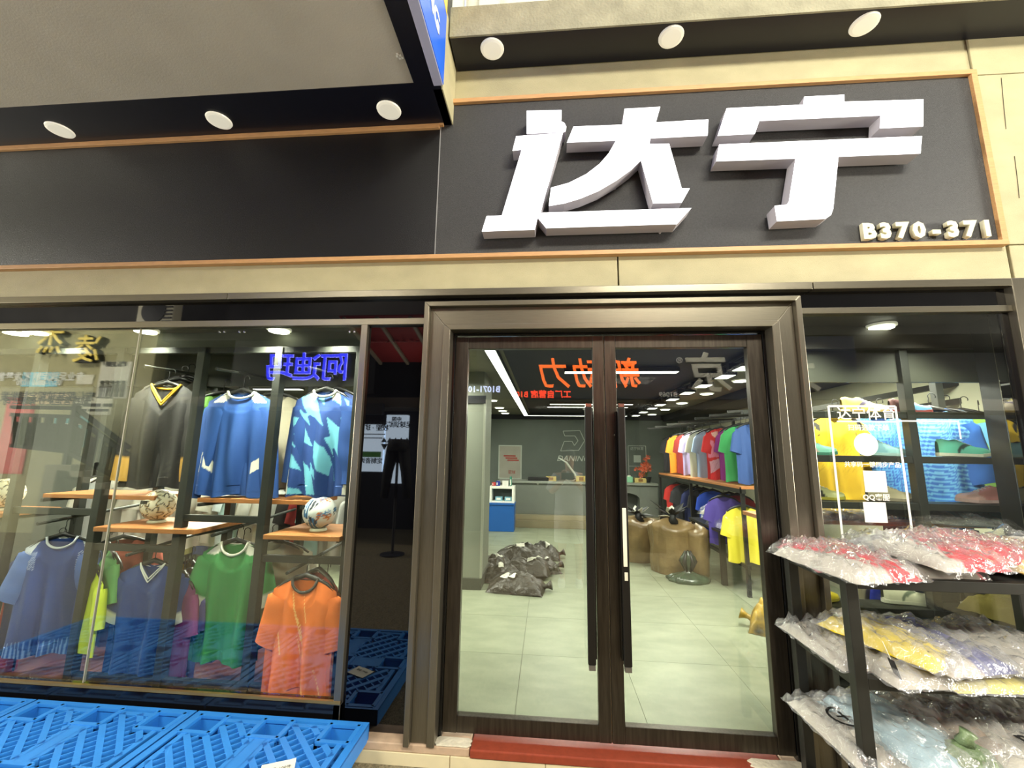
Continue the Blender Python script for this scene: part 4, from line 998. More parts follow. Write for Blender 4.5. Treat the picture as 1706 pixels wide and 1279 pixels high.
def ball_on(label, px, z, Y, style, seed, r=0.11):
    v = at(px, 848, Y); football(label, (v.x, Y, z + r + 0.018), r, style, seed)
    t = MB().lathe([(0.055, 0.0), (0.06, 0.006), (0.05, 0.022), (0.044, 0.022), (0.05, 0.006)], (v.x, Y, z + 0.0005), 20).build('ball_stand', mat('clear_ring', (206, 202, 180), 0.3), None, True)
    tag(t, 'small ring stand under the ' + label, 'stand')
ball_on('cream football with black and gold stars', 264, 1.145, 0.34, 'star', 2)
ball_on('white football with blue and black strokes', 533, 1.13, 0.30, 'blue', 3)
ball_on('pale football half hidden at the left edge of the window', 3, 1.20, 0.34, 'star', 5)
# rows of garments deeper in the shop behind the left window
NAMED = {}
def cname(c):
    import colorsys
    h, l, sa = colorsys.rgb_to_hls(*[v / 255 for v in c])
    if sa < 0.16 or max(c) - min(c) < 24: return 'white' if l > .78 else 'pale grey' if l > .62 else 'grey' if l > .35 else 'charcoal'
    d = 'dark ' if l < .28 else 'pale ' if l > .72 else ''
    for lim, nm in ((0.045, 'red'), (0.11, 'orange'), (0.18, 'yellow'), (0.45, 'green'), (0.53, 'teal'), (0.70, 'blue'), (0.80, 'purple'), (0.93, 'magenta'), (1.01, 'red')):
        if h < lim: return d + nm
def row(where, group, x0, x1, y0, y1, z, n, cols, h, rz, seed, name='jersey', cat='jersey', sleeve=0.2, w=0.22, rail=True, legs=True):
    if rail:
        r = thing('hanging_rail', 'black rail ' + where, 'rail', ((x0 + x1) / 2, (y0 + y1) / 2, z))
        MB().tube([(x0 - 0.06, y0 - 0.0, z + 0.105), (x1 + 0.06, y1, z + 0.105)], 0.012, 8).build('tube', RACK, r)
        for a, b in ((x0 - 0.05, y0), (x1 + 0.05, y1)):
            B(a - 0.015, a + 0.015, b - 0.015, b + 0.015, FZ + 0.001, z + 0.11).build('leg', RACK, r)
            B(a - 0.03, a + 0.03, b - 0.22, b + 0.22, FZ + 0.001, FZ + 0.03).build('foot', RACK, r)
    for i in range(n):
        k = (i + .5) / n; c = cols[(i * 7 + seed) % len(cols)]
        plain_garment('%s %s, %s along the rail %s' % (cname(c), name, ORD[i], where), (x0 + (x1 - x0) * k, y0 + (y1 - y0) * k, z), rz + 0.2 * math.sin(i * 2.3 + seed), c, w,
                      h * (1 + 0.04 * math.sin(i * 3)), seed * 31 + i, name, cat, group, sleeve, hang='%s hanger from the left on the rail %s' % (ORD[i], where))
GREYS = [(206, 204, 192), (186, 184, 172), (222, 220, 206), (150, 148, 138), (198, 204, 204)]
row('behind the left half of the left window', 'pale jerseys behind the left window', -4.5, -2.9, 1.35, 1.35, 1.42, 12, GREYS, 0.62, 1.1, 2)
row('behind the middle of the left window', 'white and dark jerseys behind the left window', -2.75, -1.45, 1.15, 1.15, 1.36, 11, [(224, 222, 212), (206, 210, 208), (48, 46, 46), (150, 44, 42), (170, 206, 206), (214, 214, 206)], 0.6, 1.0, 4)
row('high and deep behind the left window', 'dark jerseys deep behind the left window', -4.9, -2.2, 2.5, 2.5, 2.05, 13, [(40, 42, 44), (70, 40, 46), (52, 62, 58), (98, 92, 84), (36, 44, 66)], 0.7, 0.9, 6)
row('low and deep behind the left window', 'muted jerseys low behind the left window', -4.9, -2.2, 3.1, 3.1, 0.98, 14, [(60, 70, 110), (110, 50, 50), (60, 90, 80), (150, 140, 90), (70, 70, 74)], 0.7, 0.9, 3)

# ================================================================== INSIDE, SEEN THROUGH THE DOOR
def glow_panel(name, label, x0, x1, y0, y1, z, group, m=GLOW, hang=False, t_=0.03):
    t = thing(name, label, 'lamp', ((x0 + x1) / 2, (y0 + y1) / 2, z), group)
    B(x0 - 0.012, x1 + 0.012, y0 - 0.012, y1 + 0.012, z + 0.004, z + t_ + 0.02).build('housing', BLACKP, t)
    B(x0, x1, y0, y1, z, z + t_).build('diffuser', m, t)
    if hang:
        for q in (x0 + 0.1, x1 - 0.1): MB().tube([(q, (y0 + y1) / 2, z + t_), (q, (y0 + y1) / 2, CZ - .02)], 0.004, 6).build('cable', BLACKP, t)
    return t
glow_panel('linear_light', 'long white light strip running back along the left of the ceiling', -0.60, -0.50, 1.2, 8.2, 2.652, 'linear ceiling lights')
glow_panel('linear_light', 'white light strip crossing the ceiling at the back, meeting the long one', -0.60, 2.0, 8.20, 8.28, 2.652, 'linear ceiling lights')
glow_panel('linear_light', 'bright white bar light hanging across above the door handles', 0.21, 1.53, 2.34, 2.46, 2.652, 'linear ceiling lights')
for k, (x0, x1, y) in enumerate(((0.05, 1.6, 5.4), (0.0, 1.6, 5.9))):
    glow_panel('linear_light', ('nearer' if k == 0 else 'farther') + ' of the two thin bar lights low in the dark ceiling', x0, x1, y, y + 0.07, 2.62, 'linear ceiling lights', hang=True)
for k, (x, y) in enumerate(((-4.45, 1.95), (-4.5, 2.75), (-4.5, 3.4))):
    glow_panel('linear_light', ORD[k] + ' white strip light from the front in the ceiling behind the left window', x, x + 0.75, y, y + 0.11, 2.60, 'linear ceiling lights')
glow_panel('linear_light', 'thin bar light in the ceiling behind the lightning print jersey', -3.2, -1.5, 4.4, 4.47, 2.62, 'linear ceiling lights')
for k, y in enumerate((1.82, 2.30, 2.98, 3.63, 4.37, 5.13, 5.73, 6.5, 7.26)):
    t = glow_panel('track_light', ORD[k] + ' square lamp from the front on the ceiling track on the right', 1.96, 2.10, y - 0.11, y + 0.12, 2.58, 'track lamps on the right', t_=0.02)
    B(1.93, 2.13, y + 0.125, y + 0.20, 2.60, 2.67).build('driver_box', BLACKP, t)
    B(2.02, 2.04, y - 0.02, y + 0.02, 2.62, 2.69).build('stem', BLACKP, t)
t = thing('light_track', 'black track carrying the square lamps on the right of the ceiling', 'track', (2.03, 4.5, 2.68))
B(2.005, 2.055, 0.9, 8.3, 2.685, 2.715).build('track', BLACKP, t)
B(1.93, 1.95, 0.9, 8.3, 2.665, 2.685).build('conduit', RACK, t)
for k, y in enumerate((3.25, 4.5, 5.8, 7.0, 8.2)):
    t = thing('spot_lamp', ORD[k] + ' round ceiling lamp from the front in the row along the right', 'lamp', (2.62, y, 2.70), 'round ceiling lamps inside')
    MB().lathe([(0.10, 2.695), (0.115, 2.70), (0.115, 2.709)], (2.62, y, 0), 20).build('rim', LAMPR, t)
    MB().lathe([(0.095, 2.690), (0.095, 2.70)], (2.62, y, 0), 20).build('diffuser', GLOWS, t)
for k, y in enumerate((4.4, 5.5, 6.8, 7.5, 8.1)):
    t = thing('spot_lamp', ORD[k] + ' round ceiling lamp from the front in the row beside the column', 'lamp', (-1.08, y, 2.70), 'round ceiling lamps inside')
    MB().lathe([(0.10, 2.695), (0.115, 2.70), (0.115, 2.709)], (-1.08, y, 0), 20).build('rim', LAMPR, t)
    MB().lathe([(0.095, 2.690), (0.095, 2.70)], (-1.08, y, 0), 20).build('diffuser', GLOWS, t)
for k, (px, py) in enumerate(((27, 553), (60, 552), (243, 550), (465, 549), (1468, 543))):
    p = atz(px, py, 2.57)
    t = thing('spot_lamp', 'round lamp at the top of the right window' if k == 4 else ORD[k] + ' round lamp from the left at the top of the left window', 'lamp', (p.x, max(p.y, 0.12), 2.57), 'round window lamps')
    y = max(p.y, 0.12)
    MB().lathe([(0.06, 2.56), (0.085, 2.565), (0.085, 2.579)], (p.x, y, 0), 20).build('rim', LAMPR, t)
    MB().lathe([(0.07, 2.552), (0.07, 2.565)], (p.x, y, 0), 20).build('diffuser', GLOWS, t)
# emblem and notices of the back wall
em = thing('wall_emblem', 'pale outline emblem over slanted letters on the back wall', 'sign', (0.7, YB, 1.55))
PALEL = mat('pale_line', (196, 204, 192), 0.5)
pts = [(938, 718), (966, 717), (974, 734), (964, 750), (934, 751), (940, 735), (953, 735), (957, 742), (963, 734), (958, 726), (941, 726)]
P3 = [at(x, y, YB - 0.012) for x, y in pts]
for i in range(len(P3)):
    MB().bar(P3[i], P3[(i + 1) % len(P3)], 0.016, 0.022, up=(0, 1, 0)).build('outline', PALEL, em)
p = at(954, 764, YB - 0.012)
text('letters', 'DANING', 0.20, PALEL, em, (p.x, YB - 0.012, p.z), extrude=0.006, bold=0.002, shear=0.3, sx=1.05)
a, b = at(831, 741, YB), at(869, 798, YB)
ps = thing('framed_poster', 'framed pale poster with red writing on the back wall', 'poster', ((a.x + b.x) / 2, YB, b.z))
B(a.x, b.x, YB - 0.03, YB, b.z, a.z).build('frame', PALEL, ps)
B(a.x + 0.03, b.x - 0.03, YB - 0.034, YB - 0.03, b.z + 0.03, a.z - 0.03).build('print', mat('poster_grey', (176, 172, 158), 0.5, var=0.08), ps)
cxp = (a.x + b.x) / 2
for k in range(3): B(cxp - 0.17 + 0.05 * k, cxp + 0.15 + 0.04 * k, YB - 0.037, YB - 0.034, a.z - 0.30 - 0.055 * k, a.z - 0.265 - 0.055 * k).build('red_bar', mat('red_ink', (176, 62, 50), 0.6), ps)
text('writing', '足球', 0.10, MATS['red_ink'], ps, (cxp + 0.05, YB - 0.038, b.z + 0.17), extrude=0.002)
a, b = at(1046, 742, YB), at(1078, 797, YB)
wn = thing('wall_notice', 'thin framed notice with a blank square at the back right', 'sign', ((a.x + b.x) / 2, YB, b.z))
for (x0, x1, z0, z1) in ((a.x, b.x, a.z - 0.012, a.z), (a.x, b.x, b.z, b.z + 0.012), (a.x, a.x + 0.012, b.z, a.z), (b.x - 0.012, b.x, b.z, a.z), (a.x, b.x, b.z + 0.30, b.z + 0.31)):
    B(x0, x1, YB - 0.008, YB, z0, z1).build('frame_line', PALEL, wn)
B((a.x + b.x) / 2 - 0.09, (a.x + b.x) / 2 + 0.09, YB - 0.006, YB, b.z + 0.40, b.z + 0.58).build('blank_square', PALEL, wn)
text('writing', '达宁体育', 0.085, PALEL, wn, ((a.x + b.x) / 2, YB - 0.006, a.z - 0.08), extrude=0.002)
# counter
ct = thing('reception_counter', 'long grey reception counter with an arched recess at the back of the shop', 'counter', (0.8, 7.4, FZ))
CTM = mat('counter_grey', (112, 116, 108), 0.4, var=0.05)
B(-1.15, 2.45, 7.2, 7.85, 1.02, 1.07).build('top', mat('counter_top', (138, 142, 132), 0.3), ct, bev=0.006)
B(-1.15, 1.25, 7.25, 7.8, 0.34, 1.02).build('front_panel', CTM, ct, bev=0.004)
B(2.05, 2.45, 7.25, 7.8, 0.34, 1.02).build('end_panel', CTM, ct, bev=0.004)
ac_ = MB()
poly = [(1.25, 1.02), (1.25, 0.72)] + [(1.65 - 0.40 * math.cos(a), 0.72 + 0.14 * math.sin(a)) for a in np.linspace(0, math.pi, 13)] + [(2.05, 1.02)]
ac_.prism(poly, 7.25, 7.32); ac_.build('arch', CTM, ct)
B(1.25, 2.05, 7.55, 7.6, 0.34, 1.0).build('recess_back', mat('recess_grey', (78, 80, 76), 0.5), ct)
B(-1.20, 2.5, 7.1, 7.85, 0.24, 0.34).build('plinth_step', mat('plinth_beige', (150, 140, 112), 0.4), ct, bev=0.004)
B(-1.25, 2.55, 6.95, 7.85, FZ + 0.001, 0.24).build('plinth', mat('plinth_lower', (132, 122, 96), 0.4), ct, bev=0.004)
for px in (896, 937, 968):
    p = at(px, 806, 7.24); MB().lathe([(0.022, 7.245), (0.022, 7.249), (0.01, 7.235)][::-1], (p.x, 0, p.z), 10, 'Y').build('button_light', WHITEV, ct)
def on_counter(px): return at(px, 797, 7.5).x
for k, (px, wd, hh) in enumerate(((918, 0.24, 0.10), (968, 0.24, 0.12), (1066, 0.26, 0.10))):
    x = on_counter(px); lab = ['leftmost yellow paper box on the counter', 'yellow paper box on the counter behind the door handle', 'yellow paper box on the right end of the counter'][k]
    t = thing('paper_box', lab, 'box', (x, 7.5, 1.07), 'yellow boxes on the counter')
    B(x - wd / 2, x + wd / 2, 7.42, 7.58, 1.071, 1.07 + hh).build('box_body', mat('yellow_card', (206, 184, 110), 0.6), t, bev=0.004)
    B(x - 0.05, x + 0.05, 7.416, 7.42, 1.09, 1.05 + hh).build('label', mat('brown_print', (140, 100, 50), 0.6), t)
x = on_counter(897); t = thing('card_terminal', 'black box set on the left of the counter top', 'device', (x, 7.5, 1.07))
B(x - 0.24, x + 0.24, 7.40, 7.6, 1.071, 1.15).build('body', BLACKP, t, bev=0.01); B(x - 0.2, x + 0.2, 7.405, 7.5, 1.15, 1.158).build('key_pad', RACK, t)
x = on_counter(955); t = thing('desk_lamp', 'slim pale desk lamp with a black and white base on the counter', 'lamp', (x, 7.55, 1.07))
MB().lathe([(0.10, 1.071), (0.10, 1.10), (0.03, 1.13)], (x + .05, 7.55, 0), 18).build('base', BLACKP, t)
MB().tube([(x + 0.08, 7.55, 1.12), (x + 0.05, 7.55, 1.22), (x - 0.16, 7.5, 1.50)], 0.022, 8).build('arm', PALEL, t)
MB().bar((x - 0.16, 7.5, 1.50), (x - 0.34, 7.48, 1.60), 0.06, 0.03).build('head', PALEL, t)
x = on_counter(948); t = thing('paper_stack', 'loose white papers in front of the desk lamp', 'paper', (x, 7.4, 1.07))
for k in range(3): MB().grid(np.array([[(x - .12 + .22 * j / 3 + .02 * k, 7.30 + .14 * i / 2, 1.072 + .014 * k + .012 * math.sin(j * 2 + k)) for j in range(4)] for i in range(3)])).build('sheet', PAPER, t, solid=0.003)
x = on_counter(1048); t = thing('tissue_box', 'pale green tissue box on the counter beside the stile', 'box', (x, 7.5, 1.07))
B(x - 0.07, x + 0.07, 7.43, 7.57, 1.071, 1.20).build('carton', mat('pale_green', (140, 200, 160), 0.5), t, bev=0.008); B(x - 0.03, x + 0.03, 7.47, 7.53, 1.20, 1.225).build('tissue', PAPER, t)
x = on_counter(1078); t = thing('flower_pot', 'orange red flowers in a dark pot on the counter', 'plant', (x, 7.5, 1.07))
MB().lathe([(0.07, 1.071), (0.10, 1.18), (0.10, 1.20)], (x, 7.5, 0), 14).build('pot', BLACKP, t)
r = np.random.default_rng(8)
for k in range(16):
    q = np.array([x, 7.5, 1.40]) + r.normal(0, 1, 3) * np.array([0.09, 0.06, 0.12])
    s_ = 0.055 + 0.02 * r.random(); mb = MB()
    for a in range(6):
        th = a * math.pi / 3; d = Vector((math.cos(th), 0.3 * math.sin(a), math.sin(th)))
        mb.add([q, q + np.array(d) * s_ + r.normal(0, .01, 3), q + np.array(Vector((math.cos(th + .7), -0.3, math.sin(th + .7)))) * s_ * .8], [(0, 1, 2)])
    mb.build('blossom', mat('blossom', (204, 92, 56), 0.6, var=0.2), t, solid=0.004)
    MB().tube([(x, 7.5, 1.19), tuple(q)], 0.004, 5).build('stem', mat('stem_green', (70, 96, 50), 0.6), t)
# items left of the counter: crate with a display box
a, b = at(815, 822, 6.4), at(856, 876, 6.4)
t = thing('storage_crate', 'blue plastic crate in front of the counter', 'crate', ((a.x + b.x) / 2, 6.6, FZ)); XA, XB = a.x, b.x
BLUEC = mat('crate_blue', (30, 92, 168), 0.4)
B(XA, XB, 6.4, 6.42, FZ + 0.001, 0.62).build('front', BLUEC, t, bev=0.005); B(XA, XB, 6.78, 6.80, FZ + 0.001, 0.62).build('rear', BLUEC, t)
B(XA, XA + 0.02, 6.42, 6.78, FZ + 0.001, 0.62).build('end', BLUEC, t); B(XB - 0.02, XB, 6.42, 6.78, FZ + 0.001, 0.62).build('end', BLUEC, t)
B(XA - 0.01, XB + 0.01, 6.385, 6.815, 0.62, 0.66).build('rim', BLUEC, t, bev=0.005)
B(XA + 0.02, XB - 0.02, 6.42, 6.78, FZ + 0.002, 0.12).build('bottom', BLUEC, t)
t = thing('display_box', 'white framed open box standing on the blue crate', 'box', ((XA + XB) / 2, 6.6, 0.66))
for (x0, x1, z0, z1) in ((XA, XA + 0.05, 0.661, 1.0), (XB - 0.05, XB, 0.661, 1.0), (XA + .05, XB - .05, 0.661, 0.70), (XA + .05, XB - .05, 0.95, 1.0)):
    B(x0, x1, 6.42, 6.78, z0, z1).build('frame_side', WHITEV, t, bev=0.004)
B(XA + 0.05, XB - 0.05, 6.74, 6.78, 0.70, 0.95).build('back_panel', mat('box_back', (90, 100, 96), 0.5), t)
for k in range(2):
    xx = XA + 0.12 + 0.2 * k; tt = thing('blue_packet', ['left', 'right'][k] + ' small pale blue packet inside the white framed box', 'packet', (xx + .07, 6.5, 0.70))
    B(xx, xx + 0.15, 6.46, 6.6, 0.701, 0.78).build('packet_body', mat('packet_blue', (120, 176, 196), 0.5), tt, bev=0.006); B(xx + .03, xx + .12, 6.456, 6.46, 0.72, 0.76).build('label', WHITEV, tt)
for k, (dx, col, nm, hh) in enumerate(((0.04, (196, 60, 60), 'red', 0.07), (0.13, (36, 52, 140), 'dark blue', 0.10), (0.26, (214, 214, 206), 'white', 0.11), (0.42, (60, 130, 110), 'green', 0.20))):
    xx = XA + dx; tt = thing('small_carton', nm + ' small carton on top of the white framed box', 'carton', (xx + .04, 6.55, 1.0))
    B(xx, xx + (0.13 if k == 2 else 0.08 if k < 3 else 0.04), 6.5, 6.6, 1.001, 1.0 + hh).build('carton_body', mat('carton_' + nm.replace(' ', '_'), col, 0.5), tt, bev=0.006)
    B(xx + .01, xx + .03, 6.497, 6.5, 1.02, 1.0 + hh * .7).build('label', PAPER, tt)

# ---- pillows of folded cloth, film and sacks
def pillow(a, b, t, seed, nu=28, nv=22, rough=0.25, f=9.0, edge=4, bottom=0.12, pinch=0.0):
    """A soft flat bundle: (nv, nu, 3) top grid and bottom grid, local, a x b, t thick."""
    u = np.linspace(-1, 1, nu)[None, :]; v = np.linspace(-1, 1, nv)[:, None]
    w1, w2 = wob(seed, 6, f), wob(seed + 1, 7, f * 2.2)
    wx = wob(seed + 2, 4, 3.0)
    X = u * a / 2 * (1 + 0.04 * wx(v * 1.3, 0.3)) + 0 * v; Y = v * b / 2 * (1 + 0.04 * wx(0.2, u * 1.7)) + 0 * u
    if pinch: X = X * (1 - pinch * np.abs(v) ** 3)
    e = np.clip((1 - np.abs(u) ** edge) * (1 - np.abs(v) ** edge), 0, 1) ** 0.5
    n = w1(u, v) + 0.6 * w2(u, v)
    top = t * e * (1 + rough * 1.6 * n) + 0.02 * t + t * rough * 0.5 * n * (e < .5)
    bot = -bottom * t * e
    return np.stack([X, Y, top], -1), np.stack([X, Y, bot + 0 * top], -1), u + 0 * v, v + 0 * u
def place(P, loc, rz, tx=0.0, ty=0.0):
    M = np.array(Matrix.Rotation(rz, 3, 'Z') @ Matrix.Rotation(ty, 3, 'Y') @ Matrix.Rotation(tx, 3, 'X'))
    return P @ M.T + np.array(loc)
def bagged(label, loc, a, b, t, rz, cols, seed, film=FILM, tx=0.0, ty=0.0, marks=None, group='bagged garments on the rack', over=1.10):
    root = thing('bagged_garment', label, 'garment', tuple(loc), group)
    T, Bt, u, v = pillow(a, b, t, seed)
    c = np.zeros((*u.shape, 3)); c[:] = srgb(*cols[0])
    if len(cols) > 1:
        f = wob(seed + 9, 3, 1.6); q = u * 0.9 + 0.5 * f(u, v)
        lim = np.linspace(-0.8, 0.9, len(cols))[1:]
        for k, l in enumerate(lim): c[q > l - 0.25] = srgb(*cols[k + 1])
    mb = MB(); mb.grid(place(T, loc, rz, tx, ty), c); mb.grid(place(Bt, loc, rz, tx, ty), full(Bt.shape[:2], cols[0]), flip=True)
    mb.build('folded_cloth', PRINT, root, True)
    T2, B2, _, _ = pillow(a * over, b * over, t * 1.12 + 0.006, seed, nu=34, nv=28, rough=0.5, f=12, edge=6)
    T2[..., 2] += 0.004
    mb = MB(); mb.grid(place(T2, loc, rz, tx, ty)); mb.build('clear_bag', film, root, True)
    if marks:
        M = np.array(Matrix.Rotation(rz, 3, 'Z') @ Matrix.Rotation(ty, 3, 'Y') @ Matrix.Rotation(tx, 3, 'X'))
        for (s_, mx, my, sz) in marks:
            q = M @ np.array([mx, my, t * 1.35 + 0.012]) + np.array(loc)
            text('print', s_, sz, INK, root, tuple(q), tuple(Matrix(M.tolist()).to_euler()), 0.0006, 0.002)
    return root
def sack(label, loc, a, b, t, rz, seed, m=TRASH, labels=1, tie=True, group='black parcels by the column', name='parcel_sack', lm=PAPER):
    root = thing(name, label, 'bag', tuple(loc), group)
    T, Bt, u, v = pillow(a, b, t, seed, 44, 34, rough=0.30, f=5, edge=2.4, bottom=0.0)
    mb = MB(); mb.grid(place(T, loc, rz)); mb.grid(place(Bt, loc, rz), flip=True); mb.build('sack', m, root, True)
    r = np.random.default_rng(seed)
    for k in range(labels):
        i, j = 7 + int(r.integers(0, 12)), 9 + int(r.integers(0, 20))
        P = place(T, loc, rz)[i:i + 7, j:j + 7]; P = P + np.array([0, -0.004, 0.012])
        MB().grid(P).build('shipping_label', lm, root, solid=0.002)
    if tie:
        q = place(np.array([[[a / 2 * 0.97, 0, t * 0.3]]]), loc, rz)[0, 0]
        d = np.array([math.cos(rz), math.sin(rz), 0.3])
        MB().tube([q - d * 0.03, q + d * 0.02, q + d * 0.05, q + d * 0.09], [0.05, 0.022, 0.03, 0.055], 9).build('tied_neck', m, root, True)
    return root
for k, (lab, px, py, a, b, t_, rz, n) in enumerate((
        ('black parcel sack lying nearest the door, beside the column base', 862, 972, 0.66, 0.46, 0.15, -0.15, 2), ('black parcel sack tucked against the column behind the nearest one', 838, 955, 0.5, 0.42, 0.14, 0.2, 1),
        ('black parcel sack in the middle of the pile', 880, 950, 0.62, 0.44, 0.15, -0.2, 2), ('flat black parcel sack at the far left of the pile', 826, 938, 0.42, 0.4, 0.15, 0.5, 2),
        ('black parcel sack at the right edge of the pile', 900, 944, 0.5, 0.4, 0.15, 0.4, 2), ('black parcel sack farthest back on the pile with its tied neck up', 872, 925, 0.85, 0.5, 0.20, 0.15, 3),
        ('rounded black parcel sack at the back right of the pile', 908, 922, 0.45, 0.44, 0.19, 0.1, 2))):
    p = atz(px, py, FZ + 0.06); sack(lab, (p.x, p.y, FZ + 0.004 + (0.05 if k == 2 else 0)), a, b, t_, rz, 60 + k, labels=n)
# big brown sacks with tied dark tops on the right
def tall_sack(label, px0, px1, py_top, py_bot, seed, knot=True, kcol=BLACKP):
    p = atz((px0 + px1) / 2, py_bot, FZ); Y = p.y
    fold_ = lambda th, q: 1 + 0.035 * math.sin(11 * th + 4 * q + seed) * q + 0.02 * math.sin(19 * th - 6 * q)
    a, b = at(px0, py_bot, Y), at(px1, py_bot, Y); ztop = at((px0 + px1) / 2, py_top, Y).z
    wd = b.x - a.x; cx_ = (a.x + b.x) / 2; hh = ztop - FZ
    root = thing('brown_sack', label, 'bag', (cx_, Y + 0.3, FZ), 'big brown plastic sacks')
    f = wob(seed, 6, 2.2); rows = []
    for i in range(17):
        q = i / 16; rr = (1 - 0.10 * (1 - q) ** 4) * (1 if q < .86 else (1 - ((q - .86) / .14) ** 2 * .82))
        rows.append([(cx_ + wd / 2 * rr * fold_(th, q) * math.cos(th) * (1 + 0.20 * f(math.cos(th) * 1.9 + q, math.sin(th) * 1.9 + 2 * q)), Y + 0.32 + 0.30 * rr * math.sin(th) * (1 + 0.08 * f(math.cos(th) * 2, 2 * q)), FZ + 0.002 + hh * (1 - (1 - q) ** 1.08) * (1 + 0.05 * math.sin(3 * th + seed) * q)) for th in np.linspace(0, 2 * math.pi, 72, endpoint=False)])
    MB().grid(np.array(rows), close_u=True).build('sack', CARTON, root, True)
    if knot:
        r = np.random.default_rng(seed); c = np.array([cx_, Y + 0.28, FZ + hh * 0.98])
        MB().tube([c - [0, 0, .02], c + [0, 0, .05], c + [0, 0, .10]], [0.11, 0.045, 0.06], 10).build('knot', kcol, root, True)
        for k in range(15):
            th = r.uniform(0, 6.28); L = r.uniform(.14, .30); d = np.array([math.cos(th), math.sin(th) * .6, r.uniform(-.2, .9)]) * L
            s_ = np.array([-math.sin(th), math.cos(th), .4]) * r.uniform(.03, .07); b0 = c + [0, 0, .06]
            MB().add([b0, b0 + d * .5 + s_, b0 + d, b0 + d * .5 - s_ + [0, 0, .03]], [(0, 1, 2, 3)]).build('crumpled_flap', kcol if k % 3 else PAPER, root, solid=0.006)
    return root
tall_sack('big brown sack just right of the right handle, dark knot on top', 1036, 1108, 868, 940, 21)
tall_sack('biggest brown sack in the middle, dark knot on top', 1094, 1176, 872, 962, 22)
tall_sack('brown sack against the black table leg', 1150, 1196, 880, 966, 23, False)
p = atz(1146, 966, FZ)
t = thing('knotted_bag', 'small dark green bag with a tall twisted neck in front of the brown sacks', 'bag', (p.x, p.y - 0.05, FZ))
GRB = mat('dark_green_plastic', (52, 66, 50), 0.25, var=0.4, vscale=9, bump=0.5, bscale=14)
c = np.array([p.x, p.y - 0.05, FZ])
pr_ = [(0.26, .002), (0.27, .03), (0.20, .07), (0.10, .10), (0.036, .13), (0.06, .17), (0.088, .23), (0.09, .29), (0.05, .34), (0.02, .37)]
fw = wob(12, 6, 2.0)
MB().grid(np.array([[c + [r_ * (1 + .35 * fw(math.cos(th) * 2, math.sin(th) * 2 + 6 * z_) + .08 * math.sin(8 * th)) * math.cos(th), r_ * .7 * math.sin(th), z_] for th in np.linspace(0, 2 * math.pi, 48, endpoint=False)] for r_, z_ in pr_]), close_u=True).build('bag_body', GRB, t, True)
for k in range(5):
    th = k * 1.3; MB().tube([c + [0.04 * math.cos(th), .04 * math.sin(th), .12], c + [0.09 * math.cos(th), .08 * math.sin(th), .24], c + [0.03 * math.cos(th), .03 * math.sin(th), .37]], [0.01, 0.03, 0.012], 7).build('twisted_fold', BLACKP, t, True)
p = atz(1278, 1056, FZ)
sack('yellow and black bundle on the floor at the right edge of the door', (p.x + 0.10, p.y + 0.05, FZ + 0.004), 0.40, 0.36, 0.26, 2.6, 91, mat('yellow_black_sack', (196, 158, 44), 0.35, var=0.8, vscale=7, col2=(26, 26, 24), bump=0.4, bscale=14), 0, True, None, 'bundle')

# ---- clothes rack along the right wall
wr = thing('wall_rack', 'black two-tier clothes rack along the right wall with a wooden shelf board', 'rack', (2.75, 4.5, FZ))
for y in (2.75, 4.6, 6.5):
    for x in (2.32, 3.05):
        B(x - 0.02, x + 0.02, y - 0.02, y + 0.02, FZ + 0.001, 2.28 if x > 3 else 1.32).build('post', RACK, wr)
B(3.03, 3.07, 2.7, 6.6, 2.26, 2.30).build('top_rail', RACK, wr)
for k in range(2): B(2.30, 3.06, 2.72 + 1.9 * k, 4.61 + 1.9 * k, 1.30, 1.335).build('shelf_plank', PLANK, wr, bev=0.003)
B(2.30, 2.34, 2.7, 6.55, 1.25, 1.30).build('front_rail', RACK, wr)
B(2.30, 2.34, 2.7, 6.55, 0.40, 0.44).build('front_rail', RACK, wr)
def P_red(X, Z, c):
    for poly, k in (([(0.05, -.03), (.12, -.05), (.13, -.16), (.06, -.17)], (240, 190, 130)), ([(-.14, -.08), (-.05, -.05), (-.06, -.13), (-.12, -.15)], (230, 180, 170)), ([(-.2, -.16), (-.12, -.2), (-.05, -.42), (-.2, -.44)], (214, 120, 150)),
                    ([(-.2, -.5), (.0, -.42), (.05, -.5), (-.2, -.68)], (206, 150, 170)), ([(.10, -.2), (.13, -.2), (.16, -.66), (.12, -.66)], (240, 170, 150)), ([(.17, -.3), (.19, -.3), (.22, -.62), (.2, -.66)], (240, 170, 150))): c[inpoly(X, Z, poly)] = srgb(*k)
    c[np.abs(((X * 2 - Z) * 9) % 1 - .5) > .46] *= 0.7
